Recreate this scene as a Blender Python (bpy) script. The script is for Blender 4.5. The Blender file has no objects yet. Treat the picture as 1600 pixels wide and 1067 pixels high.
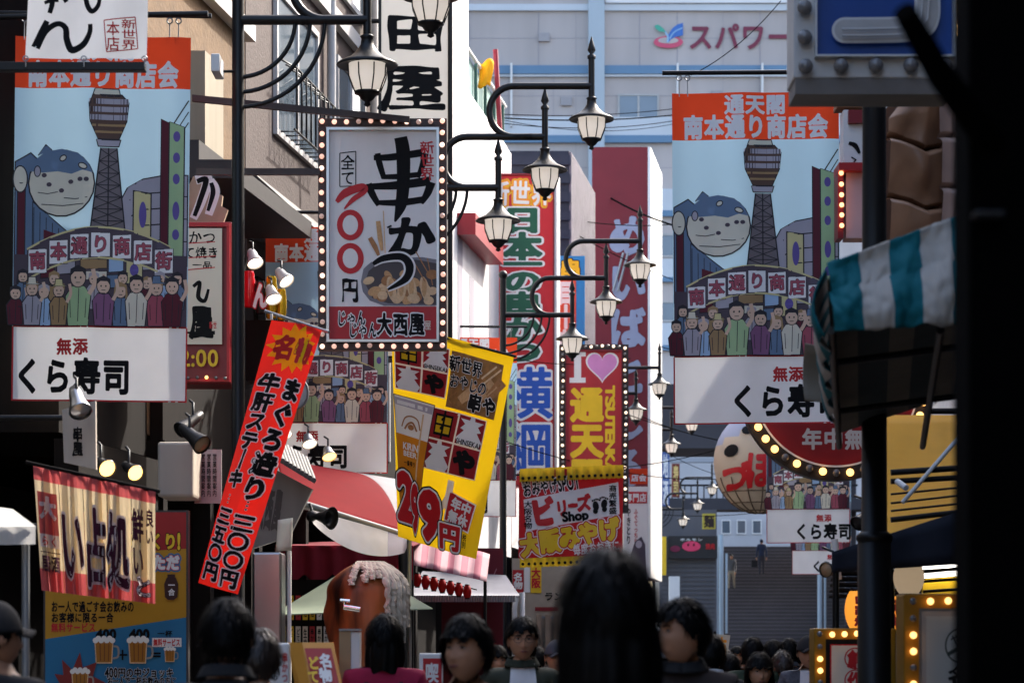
import bpy, bmesh, math, random
import numpy as np
from mathutils import Vector, Matrix, noise
R = math.radians
sc = bpy.context.scene
COL = sc.collection
random.seed(7)

# ------------------------------------------------------------------ camera, sky, sun, exposure
FPX, HY, CAMZ = 4000.0, 1022.0, 1.6          # focal length in photo pixels, horizon row, eye height
cd = bpy.data.cameras.new('camera'); cam = bpy.data.objects.new('camera', cd); COL.objects.link(cam)
cam.location = (0, 0, CAMZ); cam.rotation_euler = (R(90), 0, 0)
cd.sensor_width = 36.0; cd.lens = 36.0 * FPX / 1600.0
cd.shift_y = (HY - 533.5) / 1600.0
cd.clip_start = 0.2; cd.clip_end = 3000
cd.dof.use_dof = True; cd.dof.focus_distance = 23.5; cd.dof.aperture_fstop = 4.6
sc.camera = cam
SUN_AZ, SUN_EL = 43.0, 42.0                  # degrees right of the view direction, above the horizon
w = bpy.data.worlds.new('World'); sc.world = w; w.use_nodes = True
nt = w.node_tree; bg = nt.nodes['Background']
sky = nt.nodes.new('ShaderNodeTexSky'); sky.sky_type = 'NISHITA'; sky.sun_disc = False
sky.sun_elevation = R(SUN_EL); sky.sun_rotation = R(SUN_AZ)
sky.dust_density = 4.0; sky.ozone_density = 0.3; sky.air_density = 1.0
nt.links.new(sky.outputs[0], bg.inputs[0]); bg.inputs[1].default_value = 0.15
sd = bpy.data.lights.new('sun', 'SUN'); sun = bpy.data.objects.new('sun', sd); COL.objects.link(sun)
sd.energy = 2.0; sd.angle = R(0.5); sd.color = (1.0, 0.95, 0.87)
_sv = Vector((math.sin(R(SUN_AZ)) * math.cos(R(SUN_EL)), math.cos(R(SUN_AZ)) * math.cos(R(SUN_EL)), math.sin(R(SUN_EL))))
sun.rotation_euler = _sv.to_track_quat('Z', 'Y').to_euler()
sc.view_settings.view_transform = 'Standard'; sc.view_settings.look = 'None'
sc.view_settings.gamma = 1.0; sc.view_settings.exposure = 2.1

# ------------------------------------------------------------------ helpers
def P(px, py, D): return Vector(((px - 800.0) * D / FPX, D, CAMZ + (HY - py) * D / FPX))
def PX(d): return d / FPX                      # metres per photo pixel at a depth
def lin(c):
    c /= 255.0
    return c / 12.92 if c <= 0.04045 else ((c + 0.055) / 1.055) ** 2.4
def rgb(r, g, b): return (lin(r), lin(g), lin(b))

_M = {}
def mat(name, col, rough=0.6, var=0.12, scale=6.0, metal=0.0, emit=0.0, transl=0.0, bump=0.0, streak=False, spec=0.4):
    """procedural material: base colour broken up by two scales of dirt noise"""
    if name in _M: return _M[name]
    m = bpy.data.materials.new(name); m.use_nodes = True; _M[name] = m
    t = m.node_tree; b = t.nodes['Principled BSDF']
    b.inputs['Roughness'].default_value = rough; b.inputs['Metallic'].default_value = metal
    b.inputs['Specular IOR Level'].default_value = spec
    tc = t.nodes.new('ShaderNodeTexCoord'); mp = t.nodes.new('ShaderNodeMapping')
    t.links.new(tc.outputs['Object'], mp.inputs[0])
    if streak: mp.inputs['Scale'].default_value = (1, 1, 0.12)
    n1 = t.nodes.new('ShaderNodeTexNoise'); n1.inputs['Scale'].default_value = scale; n1.inputs['Detail'].default_value = 6
    n2 = t.nodes.new('ShaderNodeTexNoise'); n2.inputs['Scale'].default_value = scale * 0.17; n2.inputs['Detail'].default_value = 3
    t.links.new(mp.outputs[0], n1.inputs[0]); t.links.new(mp.outputs[0], n2.inputs[0])
    ad = t.nodes.new('ShaderNodeMath'); ad.operation = 'ADD'
    t.links.new(n1.outputs[0], ad.inputs[0]); t.links.new(n2.outputs[0], ad.inputs[1])
    mr = t.nodes.new('ShaderNodeMapRange'); mr.inputs[1].default_value, mr.inputs[2].default_value = (0.85, 1.15) if var > .9 else (0.6, 1.35)
    mr.inputs[3].default_value = 1.0 - var; mr.inputs[4].default_value = 1.0 + var * 0.45
    t.links.new(ad.outputs[0], mr.inputs[0])
    mx = t.nodes.new('ShaderNodeMix'); mx.data_type = 'RGBA'; mx.blend_type = 'MULTIPLY'; mx.inputs[0].default_value = 1.0
    mx.inputs[6].default_value = (*col, 1); t.links.new(mr.outputs[0], mx.inputs[7])
    t.links.new(mx.outputs[2], b.inputs['Base Color'])
    if emit > 0:
        b.inputs['Emission Color'].default_value = (*col, 1); b.inputs['Emission Strength'].default_value = emit
    if bump > 0:
        bp = t.nodes.new('ShaderNodeBump'); bp.inputs['Strength'].default_value = bump; bp.inputs['Distance'].default_value = 0.02
        t.links.new(n1.outputs[0], bp.inputs['Height']); t.links.new(bp.outputs[0], b.inputs['Normal'])
    if transl > 0:
        tr = t.nodes.new('ShaderNodeBsdfTranslucent'); t.links.new(mx.outputs[2], tr.inputs[0])
        ms = t.nodes.new('ShaderNodeMixShader'); ms.inputs[0].default_value = transl
        out = t.nodes['Material Output']
        t.links.new(b.outputs[0], ms.inputs[1]); t.links.new(tr.outputs[0], ms.inputs[2]); t.links.new(ms.outputs[0], out.inputs[0])
    return m

_W = {}                                        # world origin of every thing, for its children's local coordinates
def thing(name, label, cat, loc, group=None, kind=None):
    o = bpy.data.objects.new(name, None); COL.objects.link(o); o.location = loc; o.empty_display_size = 0.1
    o['label'] = label; o['category'] = cat
    if group: o['group'] = group
    if kind: o['kind'] = kind
    _W[o] = Vector(loc)
    return o
def origin_of(o):
    while o.parent: o = o.parent
    return _W.get(o, Vector((0, 0, 0)))

SPLIT = set('pole rod post handrail leg downpipe panel_joint column neon_tube rail drain_pipe blue_band pale_band pilaster tube brace slat door_slat side_slat fringe_dot balustrade roof_tile cap stain lamp_tube gold_bead'.split())
class MB:
    """collects shapes in world coordinates; build() links them as ONE mesh object"""
    def __init__(s): s.v = []; s.f = []; s.m = []; s.s = []
    def add(s, vs, fs, m=0, smooth=False):
        k = len(s.v); s.v.extend([tuple(v) for v in vs])
        for f in fs: s.f.append([i + k for i in f]); s.m.append(m); s.s.append(smooth)
    def box(s, a, b, m=0):
        x0, x1 = sorted((a[0], b[0])); y0, y1 = sorted((a[1], b[1])); z0, z1 = sorted((a[2], b[2]))
        s.add([(x0,y0,z0),(x1,y0,z0),(x1,y1,z0),(x0,y1,z0),(x0,y0,z1),(x1,y0,z1),(x1,y1,z1),(x0,y1,z1)],
              [(0,3,2,1),(4,5,6,7),(0,1,5,4),(1,2,6,5),(2,3,7,6),(3,0,4,7)], m)
    def hexa(s, c, m=0):                       # eight corners: bottom loop then top loop
        s.add(c, [(0,3,2,1),(4,5,6,7),(0,1,5,4),(1,2,6,5),(2,3,7,6),(3,0,4,7)], m)
    def slab(s, quad, t, m=0):                 # a quad given thickness t (vector)
        t = Vector(t); q = [Vector(p) for p in quad]; s.hexa(q + [p + t for p in q], m)
    def tube(s, pts, r, n=8, m=0, caps=True, smooth=True):
        pts = [Vector(p) for p in pts]; rs = r if isinstance(r, (list, tuple)) else [r] * len(pts)
        rings = []; up = None
        for i, p in enumerate(pts):
            d = (pts[min(i+1, len(pts)-1)] - pts[max(i-1, 0)])
            if d.length < 1e-9: d = Vector((0,0,1))
            d.normalize()
            if up is None: up = Vector((0,0,1)) if abs(d.z) < .9 else Vector((0,1,0))
            a = d.cross(up)
            if a.length < 1e-4: a = d.cross(Vector((1,0,0)))
            a.normalize(); b = a.cross(d); up = b
            rings.append([p + (a*math.cos(2*math.pi*k/n) + b*math.sin(2*math.pi*k/n)) * rs[i] for k in range(n)])
        vs = [q for g in rings for q in g]
        fs = [(i*n+k, i*n+(k+1)%n, (i+1)*n+(k+1)%n, (i+1)*n+k) for i in range(len(pts)-1) for k in range(n)]
        s.add(vs, fs, m, smooth)
        if caps:
            s.add(rings[0], [tuple(range(n))], m); s.add(rings[-1], [tuple(reversed(range(n)))], m)
    def lathe(s, c, prof, n=16, m=0, smooth=True, axis='Z'):
        c = Vector(c); vs = []
        for r, z in prof:
            for k in range(n):
                a = 2*math.pi*k/n
                q = Vector((r*math.cos(a), r*math.sin(a), z))
                if axis == 'Y': q = Vector((q.x, -q.z, q.y))
                if axis == 'X': q = Vector((q.z, q.x, q.y))
                vs.append(c + q)
        fs = [(i*n+k, i*n+(k+1)%n, (i+1)*n+(k+1)%n, (i+1)*n+k) for i in range(len(prof)-1) for k in range(n)]
        s.add(vs, fs, m, smooth)
    def ball(s, c, r, n=10, m=0, sc_=(1,1,1), a0=0.0, a1=math.pi):
        c = Vector(c); h = max(4, n//2+1); vs = []
        for i in range(h+1):
            th = a0 + (a1-a0)*i/h
            for k in range(n):
                a = 2*math.pi*k/n
                vs.append(c + Vector((r*sc_[0]*math.sin(th)*math.cos(a), r*sc_[1]*math.sin(th)*math.sin(a), r*sc_[2]*math.cos(th))))
        fs = [(i*n+k, (i+1)*n+k, (i+1)*n+(k+1)%n, i*n+(k+1)%n) for i in range(h) for k in range(n)]
        s.add(vs, fs, m, True)
    def grid(s, fn, nu, nv, m=0, smooth=True, mfn=None):
        vs = [fn(i/nu, j/nv) for j in range(nv+1) for i in range(nu+1)]
        k = len(s.v); s.v.extend([tuple(v) for v in vs])
        for j in range(nv):
            for i in range(nu):
                s.f.append([k+j*(nu+1)+i, k+j*(nu+1)+i+1, k+(j+1)*(nu+1)+i+1, k+(j+1)*(nu+1)+i])
                s.m.append(mfn((i+.5)/nu, (j+.5)/nv) if mfn else m); s.s.append(smooth)
    def islands(s):
        par = list(range(len(s.f))); own = {}
        def find(i):
            while par[i] != i: par[i] = par[par[i]]; i = par[i]
            return i
        for i, f in enumerate(s.f):
            for j in f:
                k = tuple(round(c, 4) for c in s.v[j])
                if k in own: par[find(i)] = find(own[k])
                else: own[k] = i
        g = {}
        for i in range(len(s.f)): g.setdefault(find(i), []).append(i)
        return list(g.values())
    def build(s, name, mats, parent=None, solid=0.0, bevel=0.0):
        if parent and name in SPLIT:
            isl = s.islands()
            if 1 < len(isl) <= 60:             # each pole, rod, rail ... is a part of its own
                for g in isl:
                    q = MB(); mp = {}
                    for i in g:
                        f = []
                        for j in s.f[i]:
                            if j not in mp: mp[j] = len(q.v); q.v.append(s.v[j])
                            f.append(mp[j])
                        q.f.append(f); q.m.append(s.m[i]); q.s.append(s.s[i])
                    r = q._link(name, mats, parent, solid, bevel)
                return r
        return s._link(name, mats, parent, solid, bevel)
    def _link(s, name, mats, parent=None, solid=0.0, bevel=0.0):
        if not isinstance(mats, (list, tuple)): mats = [mats]
        o0 = origin_of(parent) if parent else Vector((0,0,0))
        me = bpy.data.meshes.new(name)
        vs = np.array(s.v, dtype=float).reshape(-1, 3) - np.array(o0)
        me.from_pydata(vs.tolist(), [], s.f)
        for mt in mats: me.materials.append(mt)
        me.polygons.foreach_set('material_index', s.m); me.polygons.foreach_set('use_smooth', s.s)
        me.update()
        o = bpy.data.objects.new(name, me); COL.objects.link(o)
        if parent: o.parent = parent
        if solid: mo = o.modifiers.new('s', 'SOLIDIFY'); mo.thickness = solid; mo.offset = -1
        if bevel: mo = o.modifiers.new('b', 'BEVEL'); mo.width = bevel; mo.segments = 2; mo.limit_method = 'ANGLE'
        return o

def tag(o, label, cat, group=None, kind=None):
    o['label'] = label; o['category'] = cat
    if group: o['group'] = group
    if kind: o['kind'] = kind
    return o
def solo(mb, name, mats, label, cat, group=None, kind=None, **kw):
    """a thing that is a single mesh, its origin at its base centre"""
    a = np.array(mb.v); c = Vector((float(a[:,0].mean()), float(a[:,1].mean()), float(a[:,2].min())))
    mb.v = [(v[0]-c.x, v[1]-c.y, v[2]-c.z) for v in mb.v]
    o = mb.build(name, mats, None, **kw); o.location = c
    return tag(o, label, cat, group, kind)
def structure(mb, name, mats):
    o = mb.build(name, mats); o['kind'] = 'structure'; return o
def kids(o): return [c for c in bpy.data.objects if c.parent == o]
_KID = {}
def copy_tree(o, parent=None):
    if o not in _KID: _KID[o] = kids(o)
    c = o.copy(); COL.objects.link(c)
    if parent: c.parent = parent
    for k in _KID[o]: copy_tree(k, c)
    return c

# ------------------------------------------------------------------ lettering: glyph outlines -> distance field -> contour cells
_fc = bpy.data.curves.new('glyph_source', 'FONT'); _fo = bpy.data.objects.new('glyph_source', _fc); COL.objects.link(_fo)
_fc.resolution_u = 3
_G = {}; _GM = {}
def glyph(ch):
    """boundary segments of one character in em units"""
    if ch in _G: return _G[ch]
    _fc.body = ch; bpy.context.view_layer.update()
    ev = _fo.evaluated_get(bpy.context.evaluated_depsgraph_get()); me = ev.to_mesh()
    if not me or len(me.polygons) == 0:
        _G[ch] = None; return None
    cnt = {}
    V = [(v.co.x, v.co.y) for v in me.vertices]
    for p in me.polygons:
        for k in p.edge_keys: 
            a, b = [tuple(round(c, 5) for c in V[i]) for i in k]; kk = (a, b) if a < b else (b, a)
            cnt[kk] = cnt.get(kk, 0) + 1
    segs = np.array([(*k[0], *k[1]) for k, c in cnt.items() if c == 1])
    ev.to_mesh_clear()
    x0 = min(segs[:,0].min(), segs[:,2].min()); x1 = max(segs[:,0].max(), segs[:,2].max())
    y0 = min(segs[:,1].min(), segs[:,3].min()); y1 = max(segs[:,1].max(), segs[:,3].max())
    _G[ch] = (segs, x0, x1, y0, y1); return _G[ch]
def glyph_mesh(ch, bold, res, brush):
    key = (ch, round(bold, 4), res, brush)
    if key in _GM: return _GM[key]
    g = glyph(ch)
    if g is None: _GM[key] = None; return None
    segs, x0, x1, y0, y1 = g
    pad = max(bold, 0) + brush * .06 + 0.02; h = 1.0 / res
    nx = int((x1-x0+2*pad)/h)+2; ny = int((y1-y0+2*pad)/h)+2
    gx = x0-pad+h*np.arange(nx); gy = y0-pad+h*np.arange(ny)
    X, Y = np.meshgrid(gx, gy); p = np.stack([X.ravel(), Y.ravel()], 1)
    ax, ay, bx, by = [segs[:, i][None, :] for i in range(4)]
    dx, dy = bx-ax, by-ay; L = dx*dx+dy*dy+1e-12
    PXx, PYy = p[:, :1], p[:, 1:]
    t = np.clip(((PXx-ax)*dx+(PYy-ay)*dy)/L, 0, 1)
    d = np.sqrt(((PXx-ax-t*dx)**2+(PYy-ay-t*dy)**2).min(1))
    with np.errstate(divide='ignore', invalid='ignore'):
        cr = ((ay > PYy) != (by > PYy)) & (PXx < (bx-ax)*(PYy-ay)/(by-ay+1e-15)+ax)
    ins = (cr.sum(1) % 2) == 1
    f = (np.where(ins, d, -d)+bold)
    if brush:                                  # heavier where a brush is pressed, ragged edge
        f = f + brush*(0.030*np.sin(6*p[:,0]+4*p[:,1]+ord(ch) % 7)+0.007*np.sin(15*p[:,0]-11*p[:,1]+ord(ch) % 5))
    f = f.reshape(ny, nx)
    verts = []; idx = {}; polys = []
    def corner(i, j):
        k = (i, j, 0)
        if k not in idx: idx[k] = len(verts); verts.append((gx[i], gy[j]))
        return idx[k]
    def cross(i, j, i2, j2):
        k = (min(i,i2), min(j,j2), 1 if i != i2 else 2)
        if k not in idx:
            a, b = f[j, i], f[j2, i2]; tt = a/(a-b); idx[k] = len(verts)
            verts.append((gx[i]+(gx[i2]-gx[i])*tt, gy[j]+(gy[j2]-gy[j])*tt))
        return idx[k]
    pos = f > 0
    for j in range(ny-1):
        run = None
        for i in range(nx-1):
            c = [(i, j), (i+1, j), (i+1, j+1), (i, j+1)]; q = [pos[b, a] for a, b in c]; n = sum(q)
            if n == 4:
                if run is None: run = i
                if i-run >= 5: polys.append((corner(run, j), corner(i+1, j), corner(i+1, j+1), corner(run, j+1))); run = None
                continue
            if run is not None: polys.append((corner(run, j), corner(i, j), corner(i, j+1), corner(run, j+1))); run = None
            if n == 0: continue
            pl = []
            for k in range(4):
                a, b = c[k], c[(k+1) % 4]
                if q[k]: pl.append(corner(*a))
                if q[k] != q[(k+1) % 4]: pl.append(cross(*a, *b))
            if len(pl) >= 3: polys.append(tuple(pl))
    _GM[key] = (verts, polys); return _GM[key]
def advance(ch):
    if ch == ' ': return 0.35
    if ord(ch) > 0x2e80: return 1.0
    g = glyph(ch); return (g[2]-g[1])+0.10 if g else 0.5

class Art:
    """flat artwork in (u right, v down) units, one mesh per part name; a mapper turns (u, v, layer) into a world point"""
    def __init__(s, cell=0): s.parts = {}; s.cell = cell; s.layer = 1.0; s.cur = 'panel'; s.order = []
    def part(s, name, step=True):
        s.cur = name; return s
    def _p(s):
        if s.cur not in s.parts: s.parts[s.cur] = ([], [], [], {}); s.order.append(s.cur)
        return s.parts[s.cur]
    def _mi(s, m):
        ms = s._p()[3]
        if m not in ms: ms[m] = len(ms)
        return ms[m]
    def raw(s, vs, fs, m, lay=None):
        v, f, mi, _ = s._p(); k = len(v); L = s.layer if lay is None else lay
        v.extend([(a, b, L) for a, b in vs]); i = s._mi(m)
        for q in fs: f.append([j+k for j in q]); mi.append(i)
    def up(s, d=.5): s.layer += d
    def poly(s, pts, m, up=.6):
        """filled polygon, cut on a grid when the sheet bends"""
        s.layer += up
        bm = bmesh.new(); vs = [bm.verts.new((a, -b, 0)) for a, b in pts]
        try: fc = bm.faces.new(vs)
        except ValueError: bm.free(); return
        if len(pts) > 4: bmesh.ops.triangulate(bm, faces=[fc])
        if s.cell:
            for ax in (0, 1):
                lo = min(v.co[ax] for v in bm.verts); hi = max(v.co[ax] for v in bm.verts)
                k = math.floor(lo/s.cell)+1
                while k*s.cell < hi-1e-6:
                    co = [0,0,0]; co[ax] = k*s.cell; no = [0,0,0]; no[ax] = 1
                    bmesh.ops.bisect_plane(bm, geom=bm.verts[:]+bm.edges[:]+bm.faces[:], plane_co=co, plane_no=no); k += 1
        bm.verts.index_update()
        s.raw([(v.co.x, -v.co.y) for v in bm.verts], [[v.index for v in f.verts] for f in bm.faces], m); bm.free()
    def rect(s, x0, y0, x1, y1, m, up=.6): s.poly([(x0,y0),(x1,y0),(x1,y1),(x0,y1)], m, up)
    def ell(s, cx, cy, rx, ry, m, n=22, up=.6, rot=0):
        c, d = math.cos(R(rot)), math.sin(R(rot)); pts = []
        for k in range(n):
            a = 2*math.pi*k/n; x, y = rx*math.cos(a), ry*math.sin(a); pts.append((cx+x*c-y*d, cy+x*d+y*c))
        s.poly(pts, m, up)
    def opoly(s, pts, m, om, wd):              # filled with an inked outline
        s.poly(pts, m); s.line(list(pts)+[pts[0]], wd, om)
    def oell(s, cx, cy, rx, ry, m, om, wd, n=22, rot=0):
        s.ell(cx, cy, rx+wd/2, ry+wd/2, om, n, rot=rot); s.ell(cx, cy, rx-wd/2, ry-wd/2, m, n, rot=rot)
    def line(s, pts, wd, m, smooth=False, up=.35, taper=None):
        """a stroke; wd one width or one per point"""
        s.layer += up
        pts = [Vector((a, b)) for a, b in pts]; ws = list(wd) if isinstance(wd, (list, tuple)) else [wd]*len(pts)
        if smooth and len(pts) > 2:
            q = []; qw = []
            for i in range(len(pts)-1):
                p0, p1, p2, p3 = pts[max(i-1,0)], pts[i], pts[i+1], pts[min(i+2, len(pts)-1)]
                for k in range(7):
                    t = k/7
                    q.append(0.5*((2*p1)+(p2-p0)*t+(2*p0-5*p1+4*p2-p3)*t*t+(3*p1-p0-3*p2+p3)*t**3)); qw.append(ws[i]+(ws[i+1]-ws[i])*t)
            q.append(pts[-1]); qw.append(ws[-1]); pts, ws = q, qw
        L, Rr = [], []
        for i, p in enumerate(pts):
            if 0 < i < len(pts)-1:
                a = (p-pts[i-1]); b = (pts[i+1]-p)
                if a.length < 1e-9 or b.length < 1e-9: d = a+b; k = 1
                else:
                    a.normalize(); b.normalize(); d = a+b; k = 1/max(.5, math.sqrt(max(0.01, (1+a.dot(b))/2)))
            else: d = pts[min(i+1, len(pts)-1)]-pts[max(i-1, 0)]; k = 1
            if d.length < 1e-9: d = Vector((1,0))
            d.normalize(); n = Vector((-d.y, d.x))*ws[i]*.5*k; L.append(p+n); Rr.append(p-n)
        vs = []; fs = []
        for i in range(len(pts)-1):
            nsub = max(1, int((pts[i+1]-pts[i]).length/s.cell)) if s.cell else 1
            for q in range(nsub):
                a, b = q/nsub, (q+1)/nsub; k = len(vs)
                vs += [L[i].lerp(L[i+1], a), L[i].lerp(L[i+1], b), Rr[i].lerp(Rr[i+1], b), Rr[i].lerp(Rr[i+1], a)]; fs.append((k, k+1, k+2, k+3))
        s.raw([(v.x, v.y) for v in vs], fs, m)
    def text(s, body, x0, y0, x1, y1, m, bold=0.03, out=None, outw=0.06, out2=None, outw2=0.12, vert=False, res=40, brush=0.0, shear=0.0, rot=0.0, jig=0.0, wob=0.0, fit=True):
        """lettering stretched to a box; vert sets one character under another"""
        chars = list(body); rnd = random.Random(body)
        lays = ([(out2, bold+outw2)] if out2 else [])+([(out, bold+outw)] if out else [])+[(m, bold)]
        cells = []
        if vert:
            n = len(chars); step = (y1-y0)/n
            for i, c in enumerate(chars): cells.append((c, x0, y0+i*step, x1, y0+(i+1)*step, 1.0))
        else:
            tot = sum(advance(c) for c in chars); x = x0
            for c in chars: wd = advance(c)/tot*(x1-x0); cells.append((c, x, y0, x+wd, y1, advance(c))); x += wd
        cx, cy = (x0+x1)/2, (y0+y1)/2; cr, sr = math.cos(R(rot)), math.sin(R(rot))
        for mm, bw in lays:
            s.layer += 1.0
            for c, a0, b0, a1, b1, adv in cells:
                if c == ' ': continue
                sx = (a1-a0); sy = (b1-b0)
                asc = ord(c) < 0x2e80
                g = glyph_mesh(c, bw, res, brush)
                if g is None: continue
                jr = R(rnd.uniform(-jig, jig)); jc, js = math.cos(jr), math.sin(jr); gg = glyph(c)
                vs = []
                for gx_, gy_ in g[0]:
                    if asc and not vert: u = (gx_-gg[1]+.05)/adv; v = 1-(gy_+0.02)/0.76 if not any(ch in 'gjpqy' for ch in body) else 1-(gy_+.22)/0.98
                    elif asc: u = (gx_-gg[1])/(gg[2]-gg[1]); v = 1-(gy_-gg[3])/(gg[4]-gg[3]+.08)
                    else: u = gx_*0.96+.02; v = 1-(gy_+0.10)/1.0
                    if jig: du, dv = u-.5, v-.5; u, v = .5+du*jc-dv*js, .5+du*js+dv*jc
                    X = a0+u*sx+shear*(.5-v)*sy; Y = b0+v*sy
                    if wob: Y += wob*math.sin((X-x0)/(x1-x0)*3.1)
                    if rot: dx, dy = X-cx, Y-cy; X, Y = cx+dx*cr-dy*sr, cy+dx*sr+dy*cr
                    vs.append((X, Y))
                s.raw(vs, g[1], mm)
    def build(s, mapper, parent, names=None, tops=None):
        out = {}
        o0 = origin_of(parent)
        for nm in s.order:
            v, f, mi, ms = s.parts[nm]
            base_ = nm.split('#')[0]; me = bpy.data.meshes.new(base_)
            vv = [mapper(a, b, L)-o0 for a, b, L in v]
            me.from_pydata(vv, [], [list(reversed(q)) for q in f])
            for mt in ms: me.materials.append(mt)
            me.polygons.foreach_set('material_index', mi)
            me.update()
            o = bpy.data.objects.new(base_, me); COL.objects.link(o)
            o.parent = (tops or {}).get(nm, parent); out[nm] = o
        return out

def flat(D, gap=0.004, dl=0.0005, f=1.0):
    return lambda a, b, L: P(a, b, D)+Vector((0, -(gap+dl*L), 0))
def board(D, t, x0, y0, x1, y1, mb=None, m=0):
    """box whose front face fills a pixel rectangle at a depth"""
    mb = mb or MB(); a = P(x0, y0, D); b = P(x1, y1, D); mb.box((a.x, D, a.z), (b.x, D+t, b.z), m); return mb
def frame(D, t, x0, y0, x1, y1, w, mb=None, m=0, proud=0.02):
    mb = mb or MB(); k = PX(D)*w; a = P(x0, y0, D); b = P(x1, y1, D); f = D-proud
    mb.box((a.x, f, a.z), (b.x, D+t, a.z-k), m); mb.box((a.x, f, b.z+k), (b.x, D+t, b.z), m)
    mb.box((a.x, f, a.z-k), (a.x+k, D+t, b.z+k), m); mb.box((b.x-k, f, a.z-k), (b.x, D+t, b.z+k), m)
    return mb
def base(px, py, D): return P(px, py, D)
# ------------------------------------------------------------------ street frame
SL = 0.13625                                   # the street runs towards the photograph's vanishing point
XL, XR = -6.5, 1.8
def FL(D, off, z): return Vector((XL+SL*D+off, D, z))
def FR(D, off, z): return Vector((XR+SL*D-off, D, z))
def fbox(mb, F, D0, D1, o0, o1, z0, z1, m=0):
    mb.hexa([F(D0,o0,z0),F(D0,o1,z0),F(D1,o1,z0),F(D1,o0,z0),F(D0,o0,z1),F(D0,o1,z1),F(D1,o1,z1),F(D1,o0,z1)], m)
def zl(px, py):                                # depth and height of a point of the left facade
    D = -XL*FPX/(1345.0-px); return D, CAMZ+(HY-py)*D/FPX

asphalt = mat('asphalt', (0.06,0.06,0.062), 0.9, .3, 3, bump=.3)
paving = mat('paving', (0.16,0.15,0.14), 0.85, .3, 2)
black = mat('black_iron', (0.006,0.006,0.0065), 0.42, .3, 9, spec=.3)
brown_iron = mat('brown_iron', (0.035,0.02,0.018), 0.45, .3, 9)
white_paint = mat('white_paint', (0.72,0.71,0.69), 0.5, .12, 4, streak=True)
dark_wood = mat('dark_wood', (0.009,0.0062,0.005), 0.8, .4, 8, streak=True, spec=.15)
dark_tile = mat('dark_roof_tile', (0.03,0.026,0.025), 0.6, .3, 7)
steel = mat('steel', (0.4,0.4,0.41), 0.3, .2, 5, metal=1.0, streak=True)
grey_metal = mat('grey_metal', (0.32,0.33,0.34), 0.45, .2, 5, metal=.5)
glass_dark = mat('dark_glass', (0.10,0.13,0.16), 0.08, .2, 2, spec=.8)
pipe_grey = mat('pipe_grey', (0.42,0.42,0.42), .5, .15, 5)
cord_mat = mat('cable_black', (0.008,0.008,0.008), 1.0, 0, spec=.0)

mb = MB(); mb.add([(-500,-40,0),(500,-40,0),(500,900,0),(-500,900,0)], [(0,1,2,3)])
structure(mb, 'ground', asphalt)
mb = MB(); mb.hexa([FL(-2,.9,.004),FR(-2,.9,.004),FR(104,.9,.004),FL(104,.9,.004),FL(-2,.9,.008),FR(-2,.9,.008),FR(104,.9,.008),FL(104,.9,.008)])
structure(mb, 'street', paving)

# ------------------------------------------------------------------ left side buildings
tan = mat('tan_brick', (0.15,0.088,0.04), .85, .35, 22, bump=.4)
brick = mat('brown_tile', (0.062,0.042,0.038), .75, .3, 30, bump=.4)
shop_dark = mat('shop_interior', (0.005,0.004,0.004), .9, spec=.05)
ledge_w = mat('ledge_white', (0.45,0.44,0.43), .5, .15, 3)
white_wall = mat('weathered_white', (0.72,0.71,0.72), .75, .3, 2.2, streak=True)
stain = mat('stain_grey', (0.33,0.31,0.36), .8, .4, 2, streak=True)

def shopfront(b, F, D0, D1, zt=3.4, name='shopfront'):
    """recessed dark opening with posts, counter and lintel under a building"""
    m = MB()
    fbox(m, F, D0+.05, D1-.05, -1.6, -.9, .0, zt, 1)
    n = max(2, int((D1-D0)/2.2))
    for i in range(n+1):
        d = D0+.1+(D1-D0-.3)*i/n
        fbox(m, F, d, d+.14, -.05, .12, 0, zt, 0)
    fbox(m, F, D0, D1, -.04, .16, zt, zt+.3, 0)
    for i in range(n):
        d = D0+.3+(D1-D0-.3)*i/n
        fbox(m, F, d, d+(D1-D0)/n*.5, -.5, -.12, 0, .95, 0)
    m.build(name, [dark_wood, shop_dark], b)

def building(name, label, F, D0, D1, z0, z1, wm, deep=-7.0, floors=(), win=None, shop=True, cornice=None):
    b = thing(name, label, 'building', F((D0+D1)/2, -2, 0))
    m = MB(); fbox(m, F, D0, D1, deep, 0, z0, z1)
    m.build('wall', wm, b)
    if shop:
        m = MB(); fbox(m, F, D0, D1, deep, -1.65, 0, z0-.002); m.build('ground_floor', dark_wood, b)
        shopfront(b, F, D0, D1, z0-.35)
    if cornice:
        m = MB(); fbox(m, F, D0, D1, .003, .22, z1-.25, z1+.06); m.build('cornice', cornice, b)
    return b
def window(b, F, D0, D1, z0, z1, grille=False):
    m = MB(); t = .07
    fbox(m, F, D0, D1, .004, .05, z0, z0+t); fbox(m, F, D0, D1, .004, .05, z1-t, z1)
    fbox(m, F, D0, D0+t, .004, .05, z0+t, z1-t); fbox(m, F, D1-t, D1, .004, .05, z0+t, z1-t)
    md = (D0+D1)/2; fbox(m, F, md-.03, md+.03, .004, .045, z0+t, z1-t)
    wd = m.build('window', ledge_w, b)
    g = MB(); fbox(g, F, D0+t, D1-t, .006, .02, z0+t, z1-t); g.build('pane', glass_dark, wd)
    if grille:
        g = MB(); n = 9
        for i in range(n):
            d = D0+(D1-D0)*(i+.5)/n
            g.tube([F(d,.06,z0+.05),F(d,.24,z0+.05),F(d,.24,z0+.75),F(d,.06,z0+.85)], .012, 5)
        g.tube([F(D0,.24,z0+.05),F(D1,.24,z0+.05)], .014, 5); g.tube([F(D0,.24,z0+.75),F(D1,.24,z0+.75)], .014, 5)
        g.build('grille', black, wd)

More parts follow.
